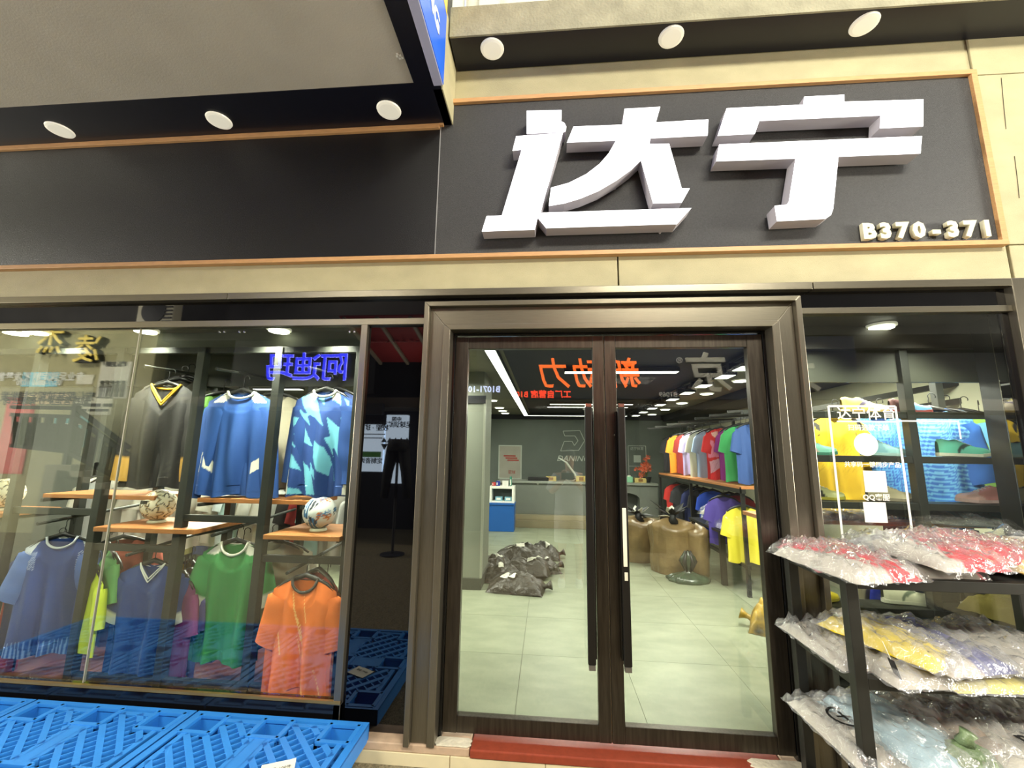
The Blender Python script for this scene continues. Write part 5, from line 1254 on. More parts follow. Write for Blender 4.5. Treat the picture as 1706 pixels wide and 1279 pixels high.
R1 = [('blue jersey nearest the door on the upper row by the right wall', 1252, 2.85, (44, 74, 130), 0.1, None), ('bright green jersey on the upper row by the right wall', 1234, 3.15, (60, 160, 90), -0.5, None),
      ('dark green jersey behind the bright green one by the right wall', 1243, 3.35, (30, 70, 56), -0.3, None), ('purple jersey beside the red patterned one by the right wall', 1222, 3.5, (140, 40, 130), -0.7, None),
      ('red patterned jersey on the upper row by the right wall', 1201, 3.75, (206, 40, 44), -0.15, P_red), ('white jersey with a blue side on the upper row by the right wall', 1182, 4.25, (150, 170, 200), -0.5, None),
      ('cream white jersey on the upper row by the right wall', 1170, 4.5, (222, 218, 194), -0.2, None), ('lavender jersey on the upper row by the right wall', 1157, 5.0, (170, 160, 206), -0.3, None),
      ('teal jersey half hidden behind the lavender one by the right wall', 1150, 5.4, (60, 120, 120), -0.6, None), ('maroon jersey on the upper row by the right wall', 1144, 5.35, (130, 34, 26), -0.7, None),
      ('orange jersey on the upper row by the right wall', 1133, 5.75, (240, 142, 34), -0.25, None), ('black jersey farthest back on the upper row by the right wall', 1121, 6.3, (38, 36, 40), -0.5, None)]
for i, (lab, px, Y, col, rz, pt) in enumerate(R1):
    v = at(px, 710, Y); plain_garment(lab, (v.x, Y, 2.10), rz, col, 0.23, 0.74, 200 + i, sleeve=0.26, paint=pt, group='jerseys on the upper row by the right wall', hang='hanger: ' + lab)
for k, y in enumerate((2.8, 3.3, 3.8, 4.5, 5.1, 5.8, 6.3)):
    MB().bar((3.05, y + 0.05, 2.29), (2.25 - 0.03 * k, y + 0.05, 2.235), 0.022, 0.03).build('display_arm', RACK, wr)
R2 = [('red garment on the lower row at the back of the right wall', 1128, 6.0, (190, 40, 34)), ('charcoal garment next to the red one on the lower row', 1140, 5.5, (36, 36, 40)), ('dark blue garment on the lower row', 1160, 5.0, (30, 40, 90)),
      ('bright blue garment in the middle of the lower row', 1187, 4.4, (40, 84, 206)), ('blue garment with white stripe nearer on the lower row', 1214, 3.9, (46, 80, 190)), ('purple garment on the lower row above the table', 1205, 3.4, (86, 70, 160)),
      ('dark red garment on the lower row beside the yellow one', 1228, 3.7, (150, 36, 44)), ('black garment low on the lower row', 1172, 4.7, (30, 30, 36))]
for i, (lab, px, Y, col) in enumerate(R2):
    v = at(px, 815, Y); plain_garment(lab, (v.x, Y, 1.16), -0.5 + 0.15 * (i % 3), col, 0.22, 0.62, 230 + i, sleeve=0.22, group='garments on the lower row by the right wall', hang='hanger: ' + lab)
v = at(1238, 842, 2.9)
plain_garment('yellow jersey hanging in front of the lower row by the right wall', (v.x, 2.9, v.z), -0.1, (214, 200, 50), 0.22, 0.66, 250, sleeve=0.26, hang='hanger of the yellow jersey in front of the lower row')
tb_ = thing('display_table', 'low display table with black legs and a heap of folded clothes', 'table', (2.45, 3.3, FZ))
for x in (2.22, 2.9):
    for y in (3.2, 4.3): B(x - 0.03, x + 0.03, y - 0.03, y + 0.03, FZ + 0.001, 0.72).build('leg', RACK, tb_)
B(2.18, 2.94, 3.15, 4.35, 0.72, 0.75).build('table_top', RACK, tb_)
for i, (c_, lab) in enumerate((((150, 140, 190), 'folded lilac cloth on the low display table'), ((96, 80, 170), 'folded purple cloth on the low display table'), ((190, 186, 178), 'folded pale cloth on top of the display table heap'))):
    bagged(lab, (2.45 + 0.04 * i, 3.45 + 0.2 * i, 0.756 + 0.05 * i), 0.45, 0.5, 0.08, 0.3 * i, [c_, [min(255, q * 1.15) for q in c_]], 260 + i, group='folded cloths on the display table')

# ================================================================== RIGHT WINDOW DISPLAY
YR = 0.40
rk = thing('display_rack', 'dark steel shoe and jersey rack filling the right window', 'rack', (2.3, YR, FZ))
for x in (1.56, 2.42, 3.04):
    B(x - 0.026, x + 0.026, YR - 0.03, YR + 0.03, FZ + 0.001, 2.5).build('post', POST, rk, bev=0.003)
    if x > 3: B(x - 0.026, x + 0.026, 0.86, 0.92, FZ + 0.001, 2.5).build('rear_post', POST, rk, bev=0.003)
for z in (1.995, 1.70, 1.40, 0.755, 0.30):
    B(1.53, 3.07, YR - 0.02, YR + 0.02, z - 0.045, z - 0.001).build('cross_bar', POST, rk, bev=0.003)
    B(1.56, 3.04, YR + 0.02, YR + 0.16, z - 0.02, z - 0.002).build('shoe_ledge', POST, rk)
B(1.56, 3.04, 0.86, 0.90, 2.02, 2.05).build('hang_rail', POST, rk)
ux = at(1614, 640, 1.30).x
B(ux - .05, ux + .05, 1.25, 1.35, FZ + 0.001, 2.45).build('black_upright', RACK, rk)
MB().bar((ux - 1.0, 2.2, 2.16), (ux, 1.3, 2.36), 0.05, 0.05).build('slanted_arm', RACK, rk)
MB().bar((ux - 1.0, 2.2, 2.02), (ux, 1.3, 2.2), 0.05, 0.05).build('slanted_arm', RACK, rk)
def shoe(label, x, y, z, L, rz, up, sole, toe=None, accent=None, laces=(230, 230, 225), high=0.0, studs=True, fuzzy=False, seed=0):
    t = thing('shoe', label, 'shoe', (0, 0, 0), 'shoes in the right window')
    n, k = 30, 22
    q = np.linspace(0, 1, n)                       # heel 0 .. toe 1, along local +x
    half = np.interp(q, [0, .05, .2, .45, .72, .9, .97, 1], [.012, .028, .034, .033, .046, .036, .020, .004])
    hgt = np.interp(q, [0, .06, .22, .34, .5, .7, .88, .97, 1], [.070, .092, .080, .086, .066, .046, .034, .022, .008]) + high * np.interp(q, [0, .2, .5, 1], [1, 1, .4, 0]) * .03
    base = np.interp(q, [0, .3, .7, 1], [.018, .016, .013, .022])
    s_ = L / 0.27; P = np.zeros((n, k, 3)); c = full((n, k), up); f = wob(seed, 6, 7)
    for i in range(n):
        for j in range(k):
            a = math.pi * j / (k - 1); cx = math.cos(a); sz = math.sin(a)
            w_ = half[i] * (abs(cx) ** .75) * (1 if cx > 0 else -1); h_ = hgt[i] * (sz ** .7)
            if q[i] < .34 and q[i] > .05: 
                h_ = min(h_, hgt[i] * (.93 if abs(cx) > .3 else .80))      # collar dips to the opening
            b = (1 + (0.12 * float(f(q[i] * 5, a)) if fuzzy else 0))
            P[i, j] = (q[i] * L - L / 2, w_ * s_ * b, (base[i] + h_ * b) * s_)
            if toe is not None and q[i] > .55 + .12 * math.sin(a * 2): c[i, j] = srgb(*toe)
            if accent is not None and (0.28 < q[i] < 0.62) and abs((q[i] - .28) / .34 - (sz * .9)) < .13: c[i, j] = srgb(*accent)
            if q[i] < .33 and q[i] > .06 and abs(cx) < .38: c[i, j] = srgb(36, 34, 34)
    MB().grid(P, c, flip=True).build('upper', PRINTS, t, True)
    S = []
    for zz, g in ((0.0, .92), (.004, 1.05), (.020, 1.06), (.022, .9)):
        ring = [(q[i] * L * 1.02 - L * .51, half[i] * g * s_, (base[i] - .016 + zz) * s_) for i in range(n)] + [(q[i] * L * 1.02 - L * .51, -half[i] * g * s_, (base[i] - .016 + zz) * s_) for i in range(n - 1, -1, -1)]
        S.append(ring)
    mb = MB().grid(np.array(S), close_u=True); m0 = len(S[0]); mb.f.append(tuple(range(m0))[::-1]); mb.f.append(tuple(range(3 * m0, 4 * m0)))
    mb.build('sole', mat('sole_%d_%d_%d' % tuple(sole), sole, 0.5), t)
    for i in range(4):
        qq = .40 + .07 * i; hh = np.interp(qq, q, hgt) + np.interp(qq, q, base); hf = np.interp(qq, q, half) * .45
        MB().tube([(qq * L - L / 2, -hf * s_, hh * s_ * .97), (qq * L - L / 2 + .004, 0, (hh + .004) * s_), (qq * L - L / 2, hf * s_, hh * s_ * .97)], 0.0028, 5).build('lace', mat('lace_%d_%d_%d' % tuple(laces), laces, 0.7), t)
    if studs:
        for i, (qq, e) in enumerate(((.12, .5), (.12, -.5), (.68, .5), (.68, -.5), (.85, 0))):
            hf = np.interp(qq, q, half) * e
            MB().lathe([(.007, -.0005), (.006, .006)], (qq * L - L / 2, hf * s_, -.0), 8).build('stud', mat('sole_%d_%d_%d' % tuple(sole), sole, 0.5), t)
    t.location = (x, y, z + 0.001); t.rotation_euler = (0, 0, rz)
    return t
SHOES = [('teal shoe on the ledge at the right of the right window', 1614, 1.70, (104, 200, 178), (226, 226, 210), None, (30, 60, 60), 0.32, 0.0, False),
         ('pink and mint football boot on the ledge at the left of the right window', 1362, 1.70, (232, 130, 134), (60, 130, 110), (130, 200, 184), None, 0.30, 0.0, False),
         ('pale blue textured football boot behind the sticker frame', 1480, 1.70, (128, 176, 190), (160, 190, 190), (150, 200, 206), None, 0.29, 0.0, False),
         ('yellow and white football boot on the top ledge', 1456, 1.995, (224, 206, 100), (190, 160, 90), (232, 214, 190), (90, 80, 110), 0.30, 0.0, False),
         ('dark maroon boot on the top ledge right of the yellow one', 1535, 1.995, (84, 44, 44), (140, 60, 60), (96, 150, 190), None, 0.27, 0.0, False),
         ('pink shoe on the ledge at the far right', 1636, 1.40, (226, 150, 150), (222, 190, 190), (236, 190, 186), None, 0.31, 3.05, True),
         ('fluffy cream shoe below the sticker frame middle', 1482, 1.40, (204, 192, 164), (150, 140, 120), None, None, 0.30, 0.0, True),
         ('black and lime shoe at the left end of the middle ledge', 1368, 1.40, (44, 44, 40), (190, 180, 60), (210, 210, 150), None, 0.29, 0.0, True),
         ('white sneaker on the low ledge behind the outdoor rack', 1514, 0.755, (226, 224, 196), (232, 230, 206), None, (120, 130, 110), 0.31, 0.0, True),
         ('bright yellow shoe on the low ledge by the door frame', 1362, 0.755, (222, 200, 40), (206, 186, 50), None, None, 0.27, 0.0, True),
         ('black shoe with white stripes on the low ledge', 1640, 0.755, (34, 32, 30), (214, 206, 180), None, (226, 220, 196), 0.30, 0.2, False),
         ('black football boot on the bottom ledge by the door frame', 1380, 0.30, (36, 36, 34), (60, 60, 50), None, None, 0.28, 0.0, True)]
for i, (lab, px, z, up_, sole, toe, acc, L, rz, st_) in enumerate(SHOES):
    v = at(px, 800, YR + 0.09) if z > 1 else at(px, 990, YR + 0.09)
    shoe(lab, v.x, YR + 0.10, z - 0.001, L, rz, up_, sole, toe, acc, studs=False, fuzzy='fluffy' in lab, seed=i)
def P_stripes(X, Z, c):
    on = (np.sin(Z * 210 + 8 * X) > 0.1) & (np.abs(X) > -1); c[on] = srgb(110, 176, 220)
def P_stripes2(X, Z, c):
    c[np.sin(Z * 260 + 30 * X) > 0.0] = srgb(34, 64, 140)
    c[X > 0.14] = srgb(130, 170, 70)
def P_yellow(X, Z, c):
    f = wob(6, 5, 40); sh = (np.abs(X) > .12) & (Z > -.16) & (f(X, Z) > .05); c[sh] = srgb(30, 30, 28)
    c[(np.abs(X) > .215) & (np.sin(Z * 110) > -.1)] = srgb(40, 40, 30)
    c[(np.sin(X * 260) * np.sin(Z * 260) > .45) & (Z < -.22) & (Z > -.42)] *= 0.8
def P_diamond(X, Z, c):
    c[(np.sin(X * 130 + Z * 130) > .2) ^ (np.sin(X * 130 - Z * 130) > .2)] = srgb(90, 160, 216)
RW = [('yellow jersey with black marks on the shoulders, left in the right window', 1388, 690, .55, (232, 190, 30), 0.0, 0.74, P_yellow, 'v', .24),
      ('blue jersey with a small diamond print behind the sticker frame', 1462, 688, .62, (40, 92, 176), -0.15, 0.80, P_diamond, 'round', .25),
      ('blue striped jersey right of the post in the right window', 1548, 680, .56, (44, 100, 180), -0.35, 0.84, P_stripes, 'round', .25),
      ('blue and green striped jersey behind the blue striped one', 1572, 682, .78, (96, 160, 200), -0.8, 0.84, P_stripes2, 'round', .25),
      ('dark red jersey right of the striped ones in the right window', 1602, 684, .86, (110, 36, 36), -0.8, 0.82, None, 'round', .25),
      ('black jersey at the right of the right window', 1632, 690, .80, (34, 34, 34), 0.7, 0.84, None, 'round', .25),
      ('orange and lime jersey edge-on at the left end of the right window', 1345, 696, .85, (216, 110, 50), 0.9, 0.7, None, 'round', .2),
      ('green jersey edge-on at the left end of the right window', 1338, 694, .72, (92, 160, 62), 1.1, 0.66, None, 'round', .2)]
for i, (lab, px, py, Y, col, rz, h, pt, kd, w_) in enumerate(RW):
    Y += 0.16; v = at(px, py, Y); plain_garment(lab, (v.x, Y, v.z), rz, col, w_, h, 300 + i, sleeve=0.42 if i in (2, 3) else 0.26, paint=pt, kind=kd, hang='hanger: ' + lab, ang=12)
LOWR = [('royal blue jersey low behind the white sneaker', 1500, 945, .85, (30, 48, 170), 0.1), ('blue jersey with a red side low in the right window', 1560, 945, .95, (36, 66, 170), -0.3), ('red jersey low in the right window', 1588, 945, 1.05, (150, 30, 44), -0.5),
        ('grey jersey low in the right window', 1610, 950, .92, (150, 146, 134), -0.6), ('maroon jersey low at the right of the right window', 1650, 955, 1.0, (90, 30, 34), -0.6), ('cream trousers low by the yellow shoe', 1450, 945, .95, (196, 184, 150), 0.3)]
for i, (lab, px, py, Y, col, rz) in enumerate(LOWR):
    v = at(px, py, Y); plain_garment(lab, (v.x, Y, v.z), rz, col, .22, .62, 330 + i, sleeve=0.24, hang='hanger: ' + lab)
# cloths lying on the middle ledge
t = thing('wood_shelf', 'wooden shelf board inside the right window, under the dark bagged garments', 'shelf', (2.2, 0.75, 1.25))
B(1.58, 3.0, 0.62, 1.05, 1.22, 1.25).build('plank', PLANK, t, bev=0.003)
for x in (1.7, 2.9): MB().bar((x, 0.62, 1.205), (x, 0.95, 1.205), 0.03, 0.03).build('bracket', POST, t)
for i, (lab, px, py, a, b, t_, cols) in enumerate((('dark grey bagged garment on the wooden shelf, left', 1390, 868, .5, .38, .05, [(74, 70, 60), (96, 92, 80)]), ('dark grey bagged garment on the wooden shelf, middle', 1480, 872, .5, .38, .06, [(60, 58, 54), (90, 88, 80)]),
                                                  ('grey bagged garment hanging over the wooden shelf edge', 1555, 876, .42, .38, .05, [(96, 98, 90), (70, 72, 68)]))):
    v = at(px, py, .75); bagged(lab, (v.x, .74 - .06 * i, 1.262 + .04 * (i == 1)), a, b, t_, .2 - .25 * i, cols, 350 + i, group='bagged garments on the inside shelf')
t = thing('teal_cloth', 'teal cloth heaped over a box under the pink shoe', 'cloth', (2.78, .75, 1.25), None)
v = at(1640, 858, .66)
T, Bt, u, v_ = pillow(.75, .40, .13, 371, 34, 24, .15); mb = MB(); mb.grid(place(T, (v.x, .66, 1.256), -.05)); mb.grid(place(Bt, (v.x, .66, 1.256), -.05), flip=True)
mb.build('cloth_heap', mat('teal_fabric', (46, 104, 108), 0.85, bump=.2, bscale=200), t, True)
B(2.6, 2.98, .66, 1.0, FZ + .001, 1.20).build('dark_box', mat('dark_teal_box', (26, 36, 40), .6), t)
v = at(1680, 995, .3)
T, Bt, u, v_ = pillow(.42, .3, .10, 381); mb = MB(); mb.grid(place(T, (2.78, .30, .77), .2)); mb.grid(place(Bt, (2.78, .30, .77), .2), flip=True)
t = tag(mb.build('olive_cloth', mat('olive_fabric', (128, 116, 52), .85, var=.2), None, True), 'olive cloth lying at the right end of the low ledge', 'cloth')
# white sticker on the glass
sk = thing('window_sticker', 'white line frame sticker with shop writing on the right window', 'sticker', (1.85, -0.007, 1.28))
SKY = -0.0075
def ln(a, b, w_=0.012):
    MB().bar((a[0], SKY, a[1]), (b[0], SKY, b[1]), 0.001, w_, up=(0, 0, 1)).build('frame_line', WHITEV, sk) if abs(a[1] - b[1]) < 1e-3 else B(a[0] - w_ / 2, a[0] + w_ / 2, SKY - .0005, SKY + .0005, min(a[1], b[1]), max(a[1], b[1])).build('frame_line', WHITEV, sk)
ln((1.662, 1.985), (2.033, 1.985)); ln((1.662, 1.985), (1.662, 1.20)); ln((2.033, 1.985), (2.033, 1.20)); ln((1.70, 1.895), (2.025, 1.895), .008); ln((2.04, 1.90), (2.36, 1.90), .008); ln((2.36, 1.905), (2.36, 1.80), .008)
text('writing', '达宁体育', 0.082, WHITEV, sk, (1.868, SKY, 1.937), extrude=.0006, bold=.0007)
text('writing', '扫码选款下单', 0.038, WHITEV, sk, (1.87, SKY, 1.857), extrude=.0006, bold=.0004)
MB().lathe([(0.066, SKY - .0006), (0.066, SKY + .0006)], (1.846, 0, 1.762), 36, 'Y').build('blank_disc', WHITEV, sk)
text('writing', '共享码一键同步产品', 0.034, WHITEV, sk, (1.868, SKY, 1.645), extrude=.0006, bold=.0003)
B(1.812, 1.932, SKY - .0006, SKY + .0006, 1.492, 1.612).build('blank_square', WHITEV, sk)
text('writing', 'QQ客服', 0.04, WHITEV, sk, (1.868, SKY, 1.462), extrude=.0006, bold=.0006)
B(1.792, 1.912, SKY - .0006, SKY + .0006, 1.325, 1.437).build('blank_square', WHITEV, sk)

# ================================================================== OUTDOOR RACK WITH BAGGED GARMENTS
orack = thing('outdoor_rack', 'black steel shelf rack standing outside in front of the right window', 'rack', (1.8, -0.33, GZ))
X0, X1, Y0, Y1 = 1.30, 2.42, -0.57, -0.12
SH = (1.165, 0.765, 0.42)
for x in (X0, X1):
    for y in (Y0, Y1):
        B(x - 0.0, x + 0.05, y, y + 0.045, GZ + 0.001, 1.20).build('post', RACK, orack, bev=0.003)
for z in SH:
    B(X0 + .05, X1, Y0, Y0 + .035, z - .045, z).build('front_rail', RACK, orack, bev=.002)
    B(X0 + .05, X1, Y1 + .01, Y1 + .045, z - .045, z).build('back_rail', RACK, orack, bev=.002)
    for x in (X0 + .005, X1 + .005): B(x, x + .04, Y0 + .045, Y1, z - .045, z).build('side_rail', RACK, orack, bev=.002)
    B(X0 + .03, X1 + .01, Y0 + .03, Y1 + .02, z - .012, z - .002).build('shelf_board', mat('black_board_shelf', (30, 30, 28), .5), orack)
B(X0 + .005, X0 + .045, Y0 + .045, Y1, .10, .14).build('foot_rail', RACK, orack)
RED, PINK, WH, GR, YE = (200, 36, 48), (214, 104, 114), (190, 184, 172), (150, 150, 150), (222, 190, 96)
TOP = [('red and white bagged garment at the left corner of the top shelf, overhanging', 1400, 935, .34, .46, .06, .25, [WH, RED, RED], 0), ('pink bagged garment under the red one on the top shelf', 1365, 918, .34, .44, .05, -.1, [PINK, RED, WH], 0),
       ('grey and pink striped bagged garment at the back of the top shelf', 1440, 892, .36, .42, .05, .3, [GR, WH, PINK, GR], .05), ('bright red bagged garment in the middle of the top shelf', 1545, 920, .32, .44, .06, .15, [WH, RED, RED, WH], .05),
       ('white and red bagged garment under the bright red one', 1500, 930, .36, .46, .05, .05, [WH, WH, PINK], 0), ('coral bagged garment right of the bright red one', 1600, 910, .32, .42, .06, .2, [(226, 90, 80), RED, YE], .06),
       ('mustard yellow bagged garment on the top shelf', 1650, 920, .34, .46, .06, .1, [YE, YE, WH], .03), ('white printed bagged garment at the right of the top shelf', 1695, 900, .34, .46, .06, .15, [WH, (190, 196, 196), WH], .06)]
MID = [('white bagged garment at the left of the middle shelf', 1400, 1068, .34, .44, .05, .1, [WH, (214, 212, 200)], 0), ('bright yellow bagged garment on the middle shelf', 1478, 1062, .26, .46, .05, .45, [(230, 204, 36), (232, 206, 60)], .075),
       ('cream bagged garment with yellow edge under the bright yellow one', 1500, 1100, .36, .46, .05, .1, [WH, WH, (226, 214, 90)], .0), ('navy and lilac bagged garment on the middle shelf', 1570, 1085, .34, .46, .05, .25, [(196, 186, 176), (80, 82, 140), (70, 74, 130)], .06),
       ('yellow-lined bagged garment under the navy one', 1610, 1115, .36, .46, .04, .1, [(222, 210, 90), WH], 0), ('white bagged garment with green marks at the right of the middle shelf', 1675, 1078, .36, .46, .055, .2, [WH, WH, (110, 150, 136)], .05)]
LOW = [('white bagged garment with a round black print on the bottom shelf', 1425, 1212, .34, .46, .05, .1, [WH, (216, 216, 208)], 0), ('pale blue bagged garment in the middle of the bottom shelf', 1490, 1210, .32, .48, .055, .25, [(160, 190, 204), (166, 198, 214)], .045),
       ('white bagged garment with black stripes under the pale blue one', 1520, 1235, .38, .46, .05, .0, [WH, WH, (60, 60, 60), WH], 0), ('beige and maroon bagged garment on the bottom shelf', 1590, 1200, .34, .46, .055, .2, [(160, 140, 120), (186, 176, 164), (130, 50, 60)], .06),
       ('big white bagged garment with slanted black letters at the right of the bottom shelf', 1660, 1225, .42, .5, .06, .15, [(206, 200, 186), WH], .04), ('white bagged garment at the back right of the bottom shelf', 1690, 1190, .36, .4, .05, .2, [WH, (150, 160, 150)], .07)]
MK = {0: [('⊕', -.06, -.02, .10)], 2: [('▬▬', .02, -.16, .06)], 4: [('nira', .02, -.12, .10), ('nyu', .04, -.21, .08)]}
i = 0
for si, (lst, z) in enumerate(((TOP, SH[0]), (MID, SH[1]), (LOW, SH[2]))):
    for k, (lab, px, py, a, b, t_, rz, cols, dz) in enumerate(lst):
        p = atz(px, py, z + .03 + dz)
        y = min(max(p.y, Y0 + .17), Y1 - .16); x = p.x
        bagged(lab, (x, y, z + .008 + dz), a, b, t_, rz, cols, 400 + i, film=FILMW if si else FILM, tx=.05, marks=MK.get(k) if si == 2 else None); i += 1
# green tied bag and price tag
p = atz(1600, 1262, .46); c = np.array([p.x, -0.55, SH[2] + .004])
t = thing('green_bag', 'crumpled green plastic bag with a knotted top at the front of the bottom shelf', 'bag', tuple(c))
GREENP = mat('green_plastic', (112, 132, 96), .3, var=.35, vscale=14, bump=.8, bscale=18)
f = wob(77, 7, 2.6); rows = []
for i in range(20):
    q = i / 19; r0 = .10 * math.sin(math.pi * min(q * .92 + .14, 1)) ** .6 + .004
    rows.append([c + [r0 * math.cos(th) * (1 + .45 * f(math.cos(th) * 2.4, math.sin(th) * 2.4 + q * 3) + .10 * math.sin(7 * th + 5 * q)), r0 * .7 * math.sin(th) * (1 + .45 * f(math.sin(th) * 2.4, q * 4)), .125 * q] for th in np.linspace(0, 2 * math.pi, 40, endpoint=False)])
MB().grid(np.array(rows), close_u=True).build('bag_body', GREENP, t, True)
MB().tube([c + [0, 0, .11], c + [.004, -.004, .135], c + [.012, -.008, .155]], [.035, .022, .03], 9).build('knot', GREENP, t, True)
a, b = at(1484, 1098, -.60), at(1506, 1152, -.60)
t = thing('price_tag', 'black swing tag with a white label hanging from the middle shelf edge', 'tag', (a.x, -.60, a.z))
MB().bar(a, b, .003, .034, up=(0, 1, 0)).build('card', BLACKP, t)
dv = (b - a); MB().bar(a + dv * .08 + Vector((0, -.003, 0)), a + dv * .62 + Vector((0, -.003, 0)), .002, .018, up=(0, 1, 0)).build('white_label', PAPER, t)
MB().bar(a + dv * .76 + Vector((0, -.003, 0)), a + dv * .93 + Vector((0, -.003, 0)), .002, .028, up=(0, 1, 0)).build('price_strip', PAPER, t)
MB().tube([a, a + Vector((-.01, .02, .06))], .0012, 5).build('string', PAPER, t)
v = at(1537, 1160, .3); shoe('green and pink shoe on the floor behind the outdoor rack', v.x, .22, FZ + .001, .30, 2.6, (84, 160, 130), (220, 150, 140), (210, 140, 130), None, studs=False)

# ================================================================== THE PHOTOGRAPHER, mirrored in the door glass
pr = thing('person', 'person in a grey T-shirt and grey shorts holding up a phone, mirrored in the door', 'person', (0.30, -3.28, GZ))
def skin(name, verts, edges, radii, m, parent, root=0, sub=2):
    me = bpy.data.meshes.new(name); me.from_pydata(verts, edges, []); o = bpy.data.objects.new(name, me); COL.objects.link(o)
    o.parent = parent; o.location = -Vector(parent.location)
    sk_ = o.modifiers.new('skin', 'SKIN'); sk_.use_smooth_shade = True
    for i, r_ in enumerate(radii):
        me.skin_vertices[0].data[i].radius = r_ if isinstance(r_, tuple) else (r_, r_)
        me.skin_vertices[0].data[i].use_root = (i == root)
    o.modifiers.new('sub', 'SUBSURF').levels = sub; o.modifiers['sub'].render_levels = sub
    me.materials.append(m); return o
bx, by = 0.30, -3.28
SKINM = mat('skin', (196, 150, 120), .6); HAIRM = mat('hair', (24, 22, 22), .6); SHIRT = mat('grey_shirt', (186, 190, 196), .85, var=.08); SHORT = mat('grey_shorts', (206, 208, 212), .85, var=.06)
V = [(bx, by, .92), (bx, by, 1.08), (bx, by, 1.24), (bx, by - .01, 1.36), (bx, by, 1.44), (bx, by + .01, 1.50), (bx, by + .02, 1.60), (bx, by + .02, 1.68),
     (bx - .17, by, 1.38), (bx - .25, by + .05, 1.17), (bx - .17, by + .26, 1.26), (bx - .10, by + .34, 1.36),
     (bx + .17, by, 1.38), (bx + .25, by + .05, 1.17), (bx + .14, by + .26, 1.26), (bx + .02, by + .34, 1.36),
     (bx - .09, by, .85), (bx - .10, by + .01, .47), (bx - .10, by - .02, .06), (bx - .11, by + .12, .02),
     (bx + .09, by, .85), (bx + .11, by + .01, .47), (bx + .12, by - .02, .06), (bx + .13, by + .12, .02)]
E_ = [(0, 1), (1, 2), (2, 3), (3, 4), (4, 5), (5, 6), (6, 7), (3, 8), (8, 9), (9, 10), (10, 11), (3, 12), (12, 13), (13, 14), (14, 15), (0, 16), (16, 17), (17, 18), (18, 19), (0, 20), (20, 21), (21, 22), (22, 23)]
RR = [(.15, .10), (.14, .095), (.15, .105), (.15, .09), (.06, .06), (.055, .06), (.078, .098), (.07, .085), .062, .045, .036, .028, .062, .045, .036, .028, .09, .058, .036, .035, .09, .058, .036, .035]
skin('body', V, E_, RR, SKINM, pr)
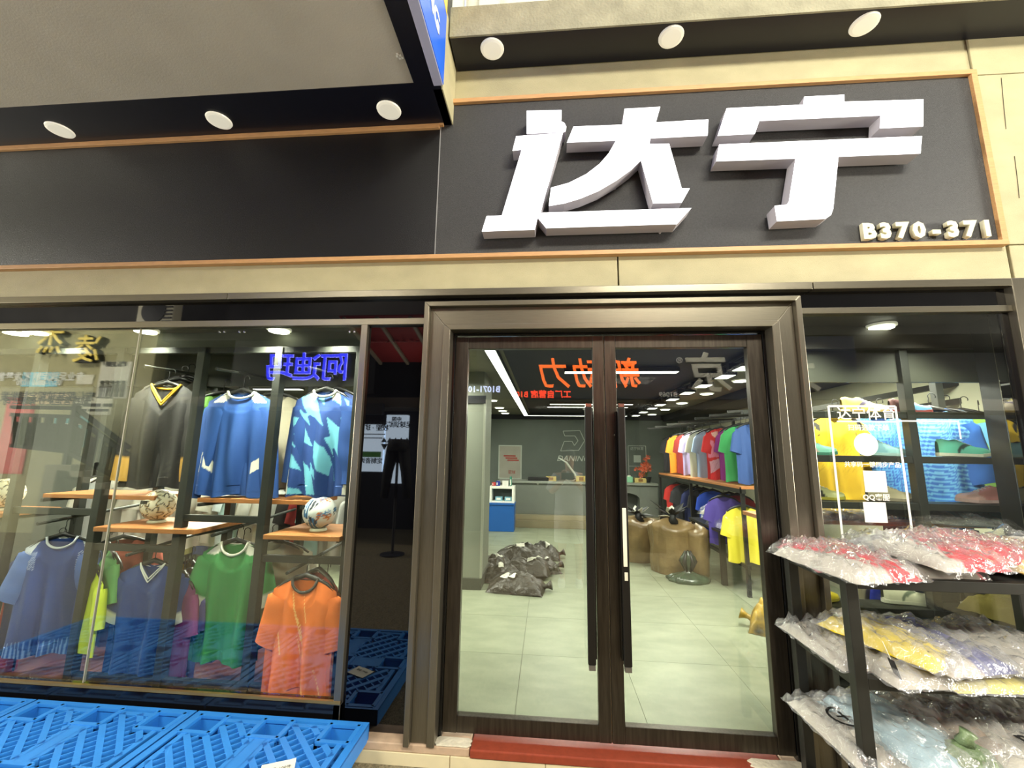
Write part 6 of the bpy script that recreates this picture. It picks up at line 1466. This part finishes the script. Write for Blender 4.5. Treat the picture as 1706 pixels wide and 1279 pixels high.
# shirt with sleeves, shorts, hair, shoes, hands, phone, face
n_ = 28
def ring(cx, cy, z, a, b): return [(cx + a * math.cos(t), cy + b * math.sin(t), z) for t in np.linspace(0, 2 * math.pi, n_, endpoint=False)]
MB().grid(np.array([ring(bx, by, .80, .20, .135), ring(bx, by, .95, .195, .13), ring(bx, by, 1.15, .19, .125), ring(bx, by, 1.30, .205, .125), ring(bx, by, 1.38, .195, .11), ring(bx, by, 1.43, .12, .09), ring(bx, by, 1.455, .07, .075)]), close_u=True).build('shirt', SHIRT, pr, True, solid=.006)
for s in (-1, 1):
    MB().tube([(bx + s * .15, by, 1.375), (bx + s * .205, by + .01, 1.31), (bx + s * .255, by + .04, 1.19)], [.085, .08, .075], 14, False).build('shirt_sleeve', SHIRT, pr, True)
    MB().tube([(bx + s * .075, by, .93), (bx + s * .09, by, .80), (bx + s * .105, by + .01, .52)], [.13, .12, .105], 16, False).build('shorts_leg', SHORT, pr, True)
    mb = MB(); mb.grid(np.array([ring(bx + s * .115, by + .045, GZ + .001 + z, .05 * k, .14 * k) for z, k in ((0, .9), (.02, 1), (.045, .98), (.08, .72), (.10, .45))]), close_u=True); mb.f.append(tuple(range(n_)))
    mb.build('sneaker', mat('white_sneaker', (210, 210, 206), .6), pr, True)
    hx = bx - .10 if s < 0 else bx + .02; c = np.array([hx, by + .36, 1.39])
    MB().tube([c + [0, -.03, -.03], c, c + [0, .01, .04]], [.028, .038, .034], 10).build('palm', SKINM, pr, True)
    for k in range(4):
        b0 = c + [(-.024 + .016 * k), .01, .04]; L = (.062, .072, .068, .052)[k]
        MB().tube([b0, b0 + [-s * .01, .02, L * .45], b0 + [-s * .025, .012, L * .8]], [.009, .0085, .006], 7).build('finger', SKINM, pr, True)
    MB().tube([c + [-s * .03, 0, 0], c + [-s * .055, .012, .025], c + [-s * .06, .022, .05]], [.012, .010, .007], 7).build('thumb', SKINM, pr, True)
hd = MB(); rows = []
for i in range(12):
    a = math.pi * (.02 + .60 * i / 11); rows.append([(bx + .088 * math.sin(a) * math.cos(t), by + .012 + .108 * math.sin(a) * math.sin(t) * (1 if math.sin(t) < 0 else .86), 1.655 + .105 * math.cos(a) + (.05 if math.sin(t) > .5 and i > 6 else 0)) for t in np.linspace(0, 2 * math.pi, n_, endpoint=False)])
hd.grid(np.array(rows), close_u=True, flip=True).build('hair', HAIRM, pr, True)
fy = by + .115
for s in (-1, 1):
    MB().lathe([(.004, fy + .006), (.012, fy), (.008, fy - .01)], (bx + s * .032, 0, 1.635), 10, 'Y').build('eye', mat('eye_dark', (30, 26, 24), .3), pr, True)
    MB().tube([(bx + s * .082, by + .01, 1.60), (bx + s * .092, by, 1.635), (bx + s * .084, by + .005, 1.66)], [.008, .013, .009], 8).build('ear', SKINM, pr, True)
MB().tube([(bx, fy - .005, 1.64), (bx, fy + .018, 1.598), (bx, fy - .002, 1.59)], [.007, .013, .008], 8).build('nose', SKINM, pr, True)
MB().tube([(bx - .022, fy - .006, 1.560), (bx, fy + .002, 1.558), (bx + .022, fy - .006, 1.560)], [.004, .006, .004], 8).build('mouth', mat('lips', (160, 96, 84), .5), pr, True)
ph = thing('phone', 'dark phone held up by the mirrored person', 'phone', (bx - .04, by + .40, 1.40))
B(bx - .12, bx + .04, by + .395, by + .405, 1.365, 1.445).build('phone_body', BLACKP, ph, bev=.004); MB().lathe([(.008, by + .405), (.008, by + .408)], (bx + .02, 0, 1.43), 12, 'Y').build('phone_lens', MATS['chrome'], ph)
